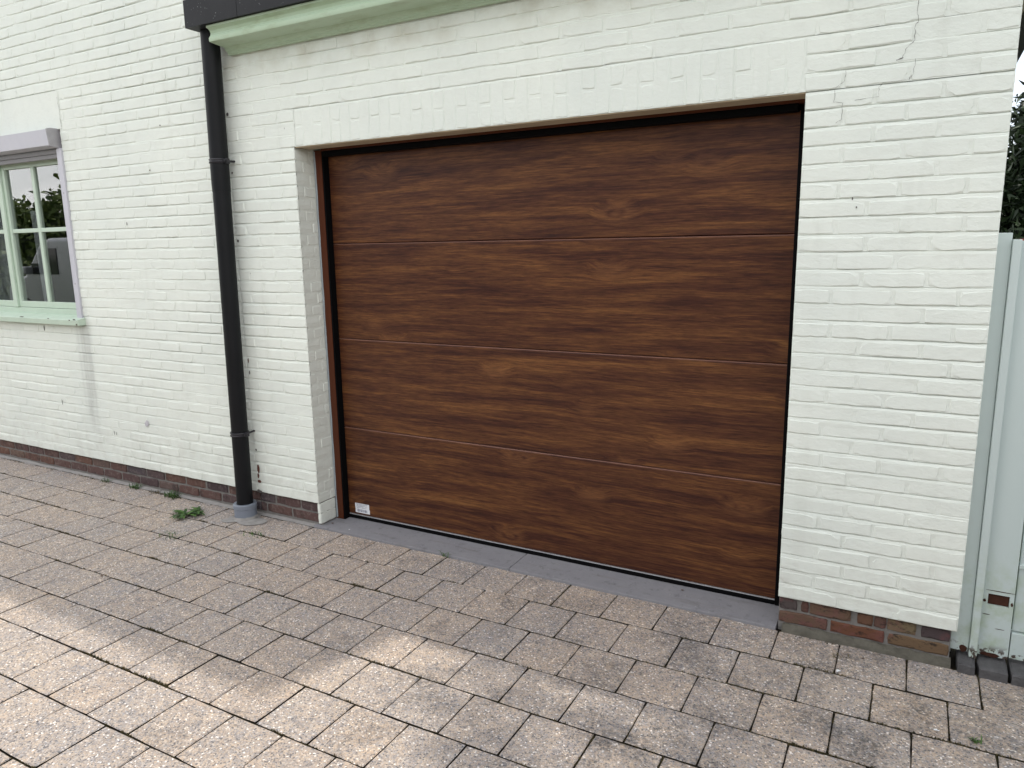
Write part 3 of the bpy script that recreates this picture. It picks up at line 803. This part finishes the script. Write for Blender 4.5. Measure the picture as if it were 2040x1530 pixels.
for (x, z, rx, rz, m, s) in [(-.453, .287, .010, .026, FLAKE, 1.3), (-.458, .245, .008, .016, FLAKE, 2.2), (-.452, .212, .014, .010, FLAKE, 3.1), (-.455, .150, .020, .010, CRACK, 4.4), (-.458, .403, .006, .008, CRACK, 5.2),
                             (-.462, 2.266, .008, .010, CRACK, 6.1), (-.463, 1.963, .006, .007, CRACK, 7.7), (-.462, 1.60, .006, .008, CRACK, 8.3), (-.460, .93, .004, .014, FLAKE, 9.1), (-.458, .86, .004, .012, CRACK, 9.9),
                             (2.63, 1.69, .002, .005, CRACK, 2.7), (2.645, 1.66, .002, .004, CRACK, 2.9)]:
    blob('paint_chip', gwall, x, z, rx, rz, m, s)

# ---- threshold slabs
for (a, b, s) in ((-.045, 1.2175, 1), (1.2215, XR - .003, 2)):
    m = MB(); m.bbox(a, b, -.004 if a > 0 else -.002, .24, -.03, .010 + .0008 * s, .003)
    o = m.build('threshold_slab', STONE, garage)
# ---- door frame (brown), seals (black), sealant line
m = MB(); m.bbox(XL - .03, XL + .047, .1435, .19, .0118, ZT - .004, .002); m.bbox(XR - .010, XR + .04, .1435, .19, .0118, ZT - .004, .002)
m.bbox(XL + .047, XR - .010, .1405, .188, 2.054, ZT + .03, .002)
m.build('door_frame', FRAME, garage)
vv = []; n = 60
m = MB()
for i in range(n + 1):
    z = .02 + (ZT - .03) * i / n; a = .005 + .003 * mnoise.noise(Vector((z * 9, 0, 0)))
    vv += [(XL + .0015, .1365, z), (XL + a + .002, .1428, z)]
m.add(vv, [(2 * i, 2 * i + 1, 2 * i + 3, 2 * i + 2) for i in range(n)]); m.build('sealant_bead', SEALANT, garage)

# ---- sectional door
door = bpy.data.objects.new('garage_door', None); COL.objects.link(door); door.parent = garage; door.location = Vector((1.23, .19, .03)) - garage.location
tag(door, label='dark brown wood-grain sectional garage door of four panels')
DX0, DX1 = .053, 2.4165
zs = [.036, .5515, 1.058, 1.574, 2.036]
for i in range(4):
    z0, z1 = zs[i], zs[i + 1]
    b = .0035
    m = MB()
    prof = [(.203, z0 + .0008), (.1975, z0 + .0010), (.1902, z0 + .0045), (.190, z1 - .0075), (.1913, z1 - .0040), (.1938, z1 - .0018), (.1975, z1 - .0008), (.203, z1 - .0004), (.230, z1 - .0004), (.230, z0 + .0008)]
    # fine x segments keep the foil from looking perfectly flat
    nx = 24; n = len(prof); v = []
    for q in range(nx + 1):
        x = DX0 + (DX1 - DX0) * q / nx
        for (yy, zz) in prof:
            dy = .0009 * mnoise.noise(Vector((x * 1.3, zz * 2.0, i * 5))) if yy < .2 else 0
            v.append((x, yy + dy, zz))
    f = [(q * n + k, q * n + (k + 1) % n, (q + 1) * n + (k + 1) % n, (q + 1) * n + k) for q in range(nx) for k in range(n)]
    f += [tuple(range(n))[::-1], tuple(nx * n + k for k in range(n))]
    m.add(v, f); o = m.build('panel', WOOD, door); o.data.materials.append(SEAM_GLINT)
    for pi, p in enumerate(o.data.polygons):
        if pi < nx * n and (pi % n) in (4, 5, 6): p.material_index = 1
m = MB(); m.box(DX0 - .02, DX1 + .03, .2305, .26, .012, 2.09); m.build('backing', RUBBER, door)
m = MB()
m.bbox(XL + .0475, DX0 + .004, .146, .187, .0115, 2.0535, .002)          # left lip seal
m.bbox(XL + .0475, XL + .0575, .160, .1885, .0115, 2.05, .003)
m.bbox(DX1 + .0005, XR - .0105, .1835, .1930, .0115, 2.0535, .003)            # right lip seal
m.bbox(XL + .0580, DX1 - .003, .1420, .1885, 2.026, 2.0535, .004)         # head seal
m.build('lip_seal', RUBBER, door)
m = MB(); m.bbox(DX0, DX1, .186, .225, .0122, .0335, .004); m.build('bottom_seal', RUBBER, door)
m = MB(); m.bbox(DX0, DX1, .1862, .2300, .0336, .0360, .0004); m.build('edge_trim', ALU, door)
m = MB(); m.box(.101, .203, .1884, .1894, .076, .106); m.box(.102, .206, .1885, .1895, .0495, .0755)
st = m.build('sticker', WHITE, door); tag(st, label='small white printed sticker with a barcode')
m = MB(); r = random.Random(3)
for (z, h, a, b) in ((.1005, .0022, .107, .192), (.0960, .0011, .112, .185), (.0925, .0011, .110, .170), (.0890, .0011, .112, .188), (.0855, .0011, .108, .160), (.0795, .0018, .115, .182)):
    x = a
    while x < b:
        l = r.uniform(.004, .012); m.box(x, min(b, x + l), .1881, .1886, z, z + h); x += l + .002
x = .116
while x < .186:
    l = r.choice((.001, .0015, .0025)); m.box(x, x + l, .1882, .1887, .0555, .071); x += l + r.choice((.001, .002, .003))
m.build('sticker_print', INK, door)

# ---- cornice, gutter and flat roof
m = MB()
m.extrude_x([(-.004, 2.551), (-.020, 2.551), (-.022, 2.556), (-.029, 2.558), (-.031, 2.566), (-.040, 2.570), (-.046, 2.583),
             (-.124, 2.590), (-.136, 2.592), (-.1385, 2.598), (-.1385, 2.611), (-.134, 2.613), (-.134, 2.617), (-.128, 2.622), (-.1255, 2.633), (-.130, 2.645), (-.141, 2.653),
             (-.150, 2.656), (-.150, 2.666), (-.004, 2.666)][::-1], -.395, XE + .06)
o = m.build('cornice', CORN, garage); auto_smooth(o, 30)
m = MB()
for (a, b) in ((-.528, -.150), (-.1465, .85), (.8535, 1.85), (1.8535, 2.85), (2.8535, XE + .1)):
    m.extrude_x([(-.020, 2.668), (-.168, 2.668), (-.168, 2.80), (-.162, 2.803), (-.155, 2.803), (-.155, 2.68), (-.020, 2.68)][::-1], a, b)
m.box(-.528, -.5265, -.165, -.021, 2.6685, 2.80)
m.box(-.1500, -.1465, -.1665, -.1560, 2.669, 2.80)
m.build('gutter', GUT, garage)
m = MB(); m.box(-.47, 3.2, -.019, 6.3, 2.70, 2.79); m.build('roof', ROOFTILE, garage)
m = MB(); m.box(3.201, 3.2766, .25, 6.3, 2.56, 2.80); m.build('side_fascia', GUT, garage)
m = MB(); m.box(XE + .002, 3.2005, .25, 6.3, 2.60, 2.62); m.build('side_soffit', m_simple('beige_soffit', (.45, .40, .30), .7), garage)

# ================================================================== DOWNPIPE
dp = empty('downpipe', (-.50, -.068, 0), 'black round metal downpipe between house and garage, standing in a grey socket', 'downpipe')
def px(z): return -.5135 + (z - .10) * (.046 / 2.57)
PY = -.068; PR = .0462
m = MB(); pts = [(px(z), PY, z) for z in (.075, .6, 1.2, 1.88)]
m.tube(pts, PR, 40); auto_smooth(m.build('lower_pipe', PIPE, dp))
m = MB(); m.tube([(px(z), PY, z) for z in (1.86, 1.90, 2.0, 2.3, 2.669)], [PR + .0012, PR + .0025, PR + .0025, PR + .0010, PR + .0005], 40); auto_smooth(m.build('upper_pipe', PIPE, dp))
for zc in (2.018, .512):
    c = MB(); x = px(zc)
    c.lathe([(PR + .001, zc - .011), (PR + .006, zc - .011), (PR + .0075, zc - .006), (PR + .0045, zc - .003), (PR + .0045, zc + .003), (PR + .0075, zc + .006), (PR + .006, zc + .011), (PR + .001, zc + .011)], x, PY, 40)
    c.bbox(x + PR + .002, x + PR + .020, PY - .010, PY + .012, zc - .013, zc + .013, .003)
    c.tube([(x + PR - .006, PY + .02, zc), (x + PR - .006, .012, zc + .004)], .006, 8)
    c.bbox(x + PR + .008, x + PR + .016, PY - .020, PY - .008, zc - .007, zc + .007, .002)
    auto_smooth(c.build('clip', PIPECLIP, dp))
c = MB(); c.lathe([(PR + .002, .092), (PR + .017, .092), (PR + .0205, .088), (PR + .0205, .066), (PR + .0170, .062), (PR + .0170, .016), (PR + .002, .016)], px(.05), PY, 40)
auto_smooth(c.build('socket', PVC, dp, label='grey plastic socket at the foot'))
c = MB(); prof = [(PR + .019, .019), (PR + .022, .013), (PR + .026, .004), (PR + .026, -.004)]
c.lathe(prof, px(.02), PY, 30)
c.v = [(x + .004 * mnoise.noise(Vector((x * 60, y * 60, z * 60))), y + .004 * mnoise.noise(Vector((y * 60, x * 60, 4))), z + .003 * mnoise.noise(Vector((x * 70, y * 70, 9)))) for x, y, z in c.v]
c.build('mortar_collar', CEMENT, dp, True)

# ================================================================== GATE (right)
gate = empty('gate', (3.3, .08, .04), 'pale blue-green painted wooden gate beside the right brick pier', 'gate')
def gpart(name, x0, x1, y0, y1, z0, z1, b=.003, mat=GATE):
    m = MB(); m.bbox(x0, x1, y0, y1, z0, z1, b); return m.build(name, mat, gate)
gpart('post_board', 3.058, 3.1165, .052, .105, .052, 1.562, .003)
gpart('cover_strip', 3.1175, 3.1430, .034, .072, .040, 1.540, .004)
# leaf stile with a mortise showing bare wood
X0, X1 = 3.1435, 3.238; H0, H1, HA, HB = 3.1600, 3.2245, .248, .290
m = MB(); y0, y1 = .060, .100
m.box(X0, X1, y0, y1, HB, 1.535); m.box(X0, X1, y0, y1, .050, HA); m.box(X0, H0, y0, y1, HA, HB); m.box(H1, X1, y0, y1, HA, HB)
m.build('stile', GATE, gate)
m = MB(); m.bbox(H0 + .0005, H1 - .0005, .066, .099, HA + .0005, HB - .0005, .002); m.build('mortise', RUST, gate, label='bare rusty brown mortise block low on the gate')
for (x, z, rx, rz, sd) in [(3.150, .262, .005, .006, 1), (3.2325, .262, .004, .008, 2), (3.195, .3035, .045, .0016, 3), (3.185, .0555, .03, .008, 4), (3.160, .21, .012, .0012, 6), (3.205, .16, .015, .0012, 8), (3.10, .062, .012, .014, 9)]:
    m = MB(); yy = .0505 if x < 3.117 else .0585; vv = [(x, yy, z)]
    for k in range(12):
        a = 6.283 * k / 12; q = 1 + .5 * mnoise.noise(Vector((math.cos(a) * 2 + sd, math.sin(a) * 2, sd))); vv.append((x + rx * q * math.cos(a), yy + .0006, z + rz * q * math.sin(a)))
    m.add(vv, [(0, 1 + (k + 1) % 12, 1 + k) for k in range(12)]); m.build('paint_flake', RUST, gate)
gpart('bottom_rail', 3.2415, 4.18, .062, .098, .055, .155)
gpart('middle_rail', 3.2415, 4.18, .062, .098, .400, .415, .002)
for i in range(8):
    gpart('plank', 3.2425 + i * .118, 3.2425 + i * .118 + .1155, .071, .090, .160, 1.53, .004)
gpart('top_rail', 3.2415, 4.18, .062, .0705, 1.44, 1.53, .002)
gpart('post_board', 4.19, 4.27, .05, .11, .03, 1.60, .003)
# stone setts below the gate
setts = []
SETT = m_simple('dark_stone_sett', (0.10, 0.098, 0.10), 0.85, 0.4, 25, 0.9, 90, .006, .25)
xx = 3.078
for i, wd in enumerate((.066, .098, .105, .095, .10, .11, .09, .1, .1)):
    v, f = brick_mesh(wd - .006, .135, .06, 300 + i, .006, .003)
    # lay the block flat: its face looks up
    vv = [(x, z, -y) for x, y, z in v]
    f = [q[::-1] for q in f]
    o = obj('sett', mesh_from(vv, f, SETT, False, 'sett'), pave, (xx + wd / 2, .048, .036 + .003 * random.uniform(-1, 1)), (random.uniform(-.03, .03), random.uniform(-.02, .02), 0))
    xx += wd

# rounded cream tank and red crate behind the gate
m = MB(); n = 14; prof = [(0.0, 1.72), (.10, 1.715), (.18, 1.69), (.235, 1.64), (.262, 1.57), (.27, 1.48), (.27, .02), (0, .02)]
m.lathe(prof, 3.778, 2.6, 40)
tk = empty('water_butt', (3.778, 2.6, -.02), 'rounded cream plastic water butt just behind the gate', 'water butt')
CREAM = m_simple('cream_plastic', (.62, .60, .46), .5, .08, 5, .05)
m2 = m.build('barrel', CREAM, tk); auto_smooth(m2, 60)
m = MB(); m.lathe([(.10, 1.722), (.155, 1.7005), (.16, 1.726), (.10, 1.738), (0, 1.742)], 3.778, 2.6, 30); m.build('lid', CREAM, tk, True)
rb = empty('crate_stack', (3.62, 2.95, -.02), 'red plastic crates stacked beside the cream water butt', 'crates')
RED = m_simple('red_plastic', (.42, .045, .02), .5, .1)
for i in range(5):
    m = MB(); z = -.02 + i * .312; m.bbox(3.42, 3.66, 2.62 + .01 * (i % 2), 3.0 + .01 * (i % 2), z, z + .31, .01); m.build('crate', RED, rb)

# ================================================================== VEGETATION
def leaves(pts, size, seed, flat=0.0, aspect=1.8):
    """one small bent quad per point"""
    r = np.random.default_rng(seed); n = len(pts)
    d = r.normal(size=(n, 3)); d[:, 2] -= flat; d /= np.linalg.norm(d, axis=1)[:, None]
    u = r.normal(size=(n, 3)); u -= d * np.sum(u * d, axis=1)[:, None]; u /= np.linalg.norm(u, axis=1)[:, None]
    s = size * r.uniform(.6, 1.35, size=n)[:, None]
    P = np.asarray(pts)
    a = P - u * s * .5; b = P + d * s * aspect * .5; c = P + u * s * .5; e = P + d * s * aspect * 1.1
    a0 = P - d * s * aspect * .3
    V = np.stack([a0, c, e, a], axis=1).reshape(-1, 3)
    F = np.arange(4 * n).reshape(-1, 4)
    return V, F
def leaf_obj(name, V, F, mat, parent=None):
    me = bpy.data.meshes.new(name)
    me.vertices.add(len(V)); me.vertices.foreach_set('co', V.astype(np.float32).ravel())
    me.loops.add(F.size); me.loops.foreach_set('vertex_index', F.astype(np.int32).ravel())
    me.polygons.add(len(F)); me.polygons.foreach_set('loop_start', np.arange(0, F.size, F.shape[1], dtype=np.int32)); me.polygons.foreach_set('loop_total', np.full(len(F), F.shape[1], dtype=np.int32))
    me.materials.append(mat); me.update(); me.validate()
    return obj(name, me, parent)

# conifers beyond the gate
def conifer(x, y, h, rad, seed, label):
    t = empty('conifer', (x, y, 0), label, 'conifer', 'conifers beyond the gate')
    m = MB(); m.tube([(x, y, -.05), (x + .03, y, h * .5), (x, y, h)], [.16, .09, .02], 8); m.build('trunk', BARK, t, True)
    r = np.random.default_rng(seed); P = []
    br = MB()
    for i in range(150):
        z = h * (r.uniform(.02, 1.0) ** .95); a = r.uniform(0, 6.283)
        L = rad * (1 - z / h) ** .7 * r.uniform(.65, 1.2) + .10
        dz = r.uniform(-.05, .35)
        n = int(60 + 130 * L)
        s = r.uniform(.12, 1, n); w_ = r.normal(size=(n, 3)) * (.05 + .12 * s[:, None] * .7)
        Q = np.stack([x + np.cos(a) * L * s, y + np.sin(a) * L * s, z + dz * s * L - .12 * s * s], axis=1) + w_
        P.append(Q)
        br.tube([(x, y, z), (x + math.cos(a) * L * .8, y + math.sin(a) * L * .8, z + dz * L * .8 - .08)], [.018, .004], 4, False)
    P = np.concatenate(P)
    V, F = leaves(P, .035, seed + 1, 0.2, 3.0)
    leaf_obj('crown', V, F, CONIFER, t); br.build('branches', BARK, t)
conifer(3.95, 7.6, 3.05, 1.15, 5, 'dark green dense conifer showing right behind the gate and pier')
conifer(3.15, 8.6, 2.75, 1.1, 6, 'shorter dark conifer half hidden behind the brick pier')
conifer(5.2, 7.0, 4.4, 1.3, 7, 'tall dark conifer farther right beyond the gate')

# broadleaf tree whose crown overhangs the garage roof and shades the forecourt
t = empty('broadleaf_tree', (4.7, 1.6, 0), 'broadleaf tree behind the gate with its crown over the garage roof', 'tree')
m = MB(); m.tube([(4.7, 1.6, -.05), (4.65, 1.5, 1.6), (4.5, 1.2, 3.3), (4.2, .9, 4.6)], [.20, .16, .14, .11], 10)
ends = []
r = np.random.default_rng(12)
for i in range(24):
    e = Vector((2.4 + r.uniform(-2.7, 2.6), .0 + r.uniform(-1.5, 1.4), 6.2 + r.uniform(-.8, 1.0)))
    s0 = Vector((4.45, 1.15, 3.5)).lerp(Vector((4.2, .9, 4.6)), r.uniform(0, 1))
    mid = s0.lerp(e, .5) + Vector((0, 0, .45))
    m.tube([s0, mid, e], [.06, .035, .01], 6, False); ends.append((s0, mid, e))
m.build('trunk', BARK, t, True)
P = []
for i in range(190):
    a, b, c = ends[r.integers(0, len(ends))]
    q = a.lerp(c, r.uniform(.35, 1.08)) + Vector((r.uniform(-.55, .55), r.uniform(-.5, .5), r.uniform(-.2, .55)))
    nn = r.integers(34, 90)
    P.append(np.array(q) + r.normal(size=(nn, 3)) * np.array((.26, .26, .17)))
P = np.concatenate(P); P = P[P[:, 0] + .27 * P[:, 2] + .12 * np.sin(P[:, 1] * 5) > 1.60]
V, F = leaves(P, .085, 13, .3, 1.5); leaf_obj('crown', V, F, LEAF, t)

# hedge across the lawn (mirrored in the window)
hd = empty('hedge', (-20, -11, 0), 'tall clipped green hedge across the lawn mirrored in the window', 'hedge')
m = MB(); m.box(-44, 8, -12.6, -11.2, -.03, 2.7); m.build('inner_growth', m_simple('hedge_core', (.018, .028, .010), .95, .3, 3, 0), hd)
r = np.random.default_rng(4); n = 42000
P = np.stack([r.uniform(-44, 8, n), np.where(r.uniform(size=n) < .7, -11.15 + r.normal(size=n) * .14, r.uniform(-12.6, -11.2, n)), r.uniform(0, 3.0, n)], axis=1)
top = r.uniform(size=n) < .3; P[top, 2] = 2.75 + .25 * np.abs(r.normal(size=top.sum())) + .25 * np.sin(P[top, 0] * 1.7)
V, F = leaves(P, .13, 9, .2, 1.3); leaf_obj('foliage', V, F, HEDGE, hd)

# hedge added on the right, out of the frame, to dim the door reveal
bh = empty('added_hedge', (5.9, -5, 0), 'added unseen evergreen hedge right of the forecourt that dims the door reveal', 'hedge')
m = MB(); m.box(5.55, 6.6, -11, .6, -.03, 1.25); m.build('inner_growth', m_simple('evergreen_core', (.012, .020, .008), .95, .3, 3, 0), bh)
r = np.random.default_rng(14); n = 16000
P = np.stack([np.where(r.uniform(size=n) < .75, 5.5 + r.normal(size=n) * .1, r.uniform(5.5, 6.6, n)), r.uniform(-11, .6, n), r.uniform(0, 1.4, n)], axis=1)
V, F = leaves(P, .09, 15, .2, 1.8); leaf_obj('foliage', V, F, CONIFER, bh)

# ---- weeds on the paving
def rosette(x, y, n, L, seed, label, up=.6):
    t = empty('weed', (x, y, 0), label, 'weed', 'weeds in the paving'); r = random.Random(seed); m = MB()
    for i in range(n):
        a = r.uniform(0, 6.283); l = L * r.uniform(.55, 1.15); w0 = l * r.uniform(.09, .17)
        d = Vector((math.cos(a), math.sin(a), 0)); s = Vector((-d.y, d.x, 0)); el = r.uniform(.1, up)
        pts = []; K = 8
        for k in range(K + 1):
            u = k / K
            c = Vector((x, y, .002)) + d * l * u + Vector((0, 0, l * (el * u * 1.6 - el * 1.3 * u * u) + .006))
            wd = w0 * (math.sin(math.pi * min(1, u * .93 + .07)) ** .7) * (1 if k % 2 else .5)
            pts.append((c + s * wd, c + Vector((0, 0, -.15 * wd)), c - s * wd))
        v = [q for p in pts for q in p]; f = []
        for k in range(K):
            for j in (0, 1): f.append((3 * k + j, 3 * k + j + 1, 3 * k + 4 + j, 3 * k + 3 + j))
        m.add(v, f)
    m.build('leaves', WEED, t, True)
rosette(-.862, -.215, 30, .10, 1, 'bright green leafy rosette weed left of the grey pipe socket')
rosette(-.825, -.150, 18, .08, 2, 'smaller green weed right behind the leafy rosette weed')
def grass_tuft(x, y, n, L, seed, label, mat=WEED, spread=.02):
    t = empty('grass_tuft', (x, y, 0), label, 'grass tuft', 'weeds in the paving'); r = random.Random(seed); m = MB()
    for i in range(n):
        a = r.uniform(0, 6.283); l = L * r.uniform(.4, 1.1); b = Vector((x + r.uniform(-spread, spread), y + r.uniform(-spread * .5, spread * .5), -.004))
        d = Vector((math.cos(a), math.sin(a), 0)); s = Vector((-d.y, d.x, 0)) * .0018
        p1 = b + d * l * .35 + Vector((0, 0, l * .6)); p2 = b + d * l * .9 + Vector((0, 0, l * r.uniform(.3, .9)))
        m.add([b - s, b + s, p1 + s, p1 - s, p2], [(0, 1, 2, 3), (3, 2, 4)])
    m.build('blades', mat, t)
grass_tuft(-.66, -.47, 26, .045, 3, 'thin sparse grass tuft in the joint in front of the rosette weed', spread=.07)
grass_tuft(-.25, -.25, 24, .03, 4, 'low flat grass sprig in the joint in front of the left garage pier', spread=.06)
grass_tuft(-1.945, -.012, 30, .035, 5, 'small grass tuft at the plinth, farthest left of the row', spread=.04)
grass_tuft(-1.62, -.012, 60, .045, 6, 'second grass tuft at the plinth, counted from the left', spread=.04)
grass_tuft(-1.43, -.012, 30, .03, 7, 'low grass tuft at the plinth, third from the left', MOSS, .05)
grass_tuft(-1.24, -.02, 90, .055, 8, 'largest dark grass tuft at the plinth behind the rosette weed', spread=.055)
grass_tuft(.86, -.012, 8, .05, 9, 'few thin blades at the threshold slab edge')
grass_tuft(3.12, -.43, 24, .03, 10, 'mossy grass tuft in the joint in front of the gate', spread=.012)
grass_tuft(2.70, -.10, 30, .014, 11, 'low dark moss tuft in the joint before the right pier', MOSS, .03)

# ---- moss in the joints: uncountable tufts, one object
r = random.Random(99); m = MB()
def moss_at(x, y, s):
    for q in range(3):
        a = r.uniform(0, 6.283); d = Vector((math.cos(a), math.sin(a), 0)) * s; h = s * r.uniform(.5, 1.3)
        c = Vector((x + r.uniform(-.003, .003), y + r.uniform(-.003, .003), -.006))
        sd = Vector((-d.y, d.x, 0)) * .5
        m.add([c - sd, c + sd, c + d * .6 + Vector((0, 0, h + .004)), c - d * .5 + Vector((0, 0, h * .8 + .003))], [(0, 1, 2), (0, 3, 1)])
for k in range(0, 10):
    y = Y1 - k * ROW; x = -3.4
    while x < 3.4:
        d = mnoise.noise(Vector((x * 2.1, k * 3.7, 1))) + .5 * mnoise.noise(Vector((x * 8, k * 3.7, 4)))
        if d > -.08 and r.random() < .30 + 1.1 * d: moss_at(x, y, r.uniform(.0025, .0060) * (1 + max(0, d) * (2.2 if x < .7 else .8)))
        x += .006
for q in range(900):
    x = r.uniform(-3.3, -.62); d = mnoise.noise(Vector((x * 3.3, 1.5, 2)))
    if r.random() < .25 + d: moss_at(x, -.010 + r.uniform(-.012, .006), r.uniform(.003, .009))
for q in range(220):
    x = r.uniform(2.5, 3.25); d = mnoise.noise(Vector((x * 6, 4.5, 2)))
    if r.random() < .3 + d: moss_at(x, -.016 + r.uniform(-.010, .004), r.uniform(.003, .007))
for (x, y, wd, dpt) in pitems:
    if y < -2.6 or abs(x) > 3.4: continue
    d = mnoise.noise(Vector((x * 1.7, y * 2.3, 7)))
    if d > .05:
        yy = y - dpt / 2
        while yy < y + dpt / 2:
            if r.random() < d * 1.6: moss_at(x + wd / 2 + .0027, yy, r.uniform(.002, .005))
            yy += .005
tag(m.build('moss', MOSS), 'brown-green moss growing in the paving joints', 'moss', kind='stuff')

# ---- fallen petals and leaf scraps
SCRAP = m_simple('white_petal', (.75, .76, .78), .6, .05, 30, 0)
DRY = m_simple('dry_leaf', (.09, .05, .03), .8, .3, 40, 0)
def scrap(name, x, y, s, mat, seed, label, cat, z=.002):
    rr = random.Random(seed); m = MB(); n = 9; vv = [(x, y, z + .25 * s)]
    for k in range(n):
        a = 6.283 * k / n; q = s * rr.uniform(.6, 1.2); vv.append((x + q * math.cos(a), y + q * .7 * math.sin(a), z + s * rr.uniform(.05, .5)))
    m.add(vv, [(0, 1 + k, 1 + (k + 1) % n) for k in range(n)]); o = m.build(name, mat); tag(o, label, cat, 'scraps lying on the paving')
scrap('petal', 2.706, -.209, .010, SCRAP, 1, 'larger white petal on the paving before the right pier', 'petal')
scrap('petal', 3.011, -.424, .008, SCRAP, 2, 'white petal on the paving in front of the gate', 'petal')
scrap('dry_leaf', 2.779, -.079, .007, DRY, 3, 'tiny dark leaf scrap just in front of the right pier', 'leaf')
scrap('dry_leaf', -.52, -.95, .010, DRY, 4, 'dark leaf scrap alone on a paver at the lower left', 'leaf')
scrap('petal', -2.0, -.10, .008, SCRAP, 5, 'white petal on the paver row along the house plinth', 'petal')
scrap('petal', .19, .03, .006, SCRAP, 6, 'white speck at the left end of the threshold', 'petal', .013)
scrap('dry_leaf', 2.03, .14, .010, DRY, 7, 'brown leaf scrap on the right threshold slab', 'leaf', .013)
scrap('dry_leaf', .04, .06, .012, DRY, 8, 'reddish leaf scrap on the left end of the threshold', 'leaf', .013)

# ================================================================== PARKED VAN (behind the viewer, mirrored in the window)
van = empty('parked_van', (-12.3, -6.5, 0), 'silver grey van parked on the drive mirrored in the window', 'van')
VP = m_simple('silver_paint', (.30, .31, .33), .3, .04, 3, 0, metal=.6)
VG = m_simple('van_glass', (.015, .017, .02), .08, .05, 3, 0)
VT = m_simple('tyre', (.02, .02, .02), .8, .2, 10, 0)
prof = [(-2.1, .35), (2.15, .35), (2.25, .60), (2.18, .88), (1.95, 1.0), (1.35, 1.12), (.55, 1.78), (.2, 1.86), (-1.95, 1.86), (-2.12, 1.7)]
m = MB(); m.extrude_y(prof, -.85, .85); o = m.build('body', VP); o.parent = van
bv = o.modifiers.new('bevel', 'BEVEL'); bv.width = .07; bv.segments = 3
m = MB(); m.add([(1.30, -.70, 1.185), (1.30, .70, 1.185), (.62, .62, 1.745), (.62, -.62, 1.745)], [(0, 1, 2, 3)]); o = m.build('windscreen', VG); o.parent = van
o.location = (.035, 0, .03)
for s in (-1, 1):
    m = MB(); m.box(-.1, 1.0, s * .856 - .006, s * .856 + .006, 1.14, 1.36); m.box(-.1, .62, s * .857 - .006, s * .857 + .006, 1.36, 1.66); o = m.build('side_window', VG); o.parent = van
    m = MB(); m.bbox(2.08, 2.26, s * .62 - .14, s * .62 + .14, .72, .88, .03); o = m.build('headlight', WHITE); o.parent = van
    m = MB(); m.bbox(.86, 1.0, s * .98 - .09, s * .98 + .09, 1.14, 1.30, .03); o = m.build('mirror', VP); o.parent = van
    for wx in (-1.35, 1.4):
        m = MB(); m.lathe([(.0, -.10), (.27, -.10), (.32, -.07), (.32, .07), (.27, .10), (.0, .10)], 0, 0, 24); o = m.build('wheel', VT); o.parent = van
        o.location = (wx, s * .78, .32); o.rotation_euler = (math.pi / 2, 0, 0)
van.rotation_euler = (0, 0, math.pi + .08)
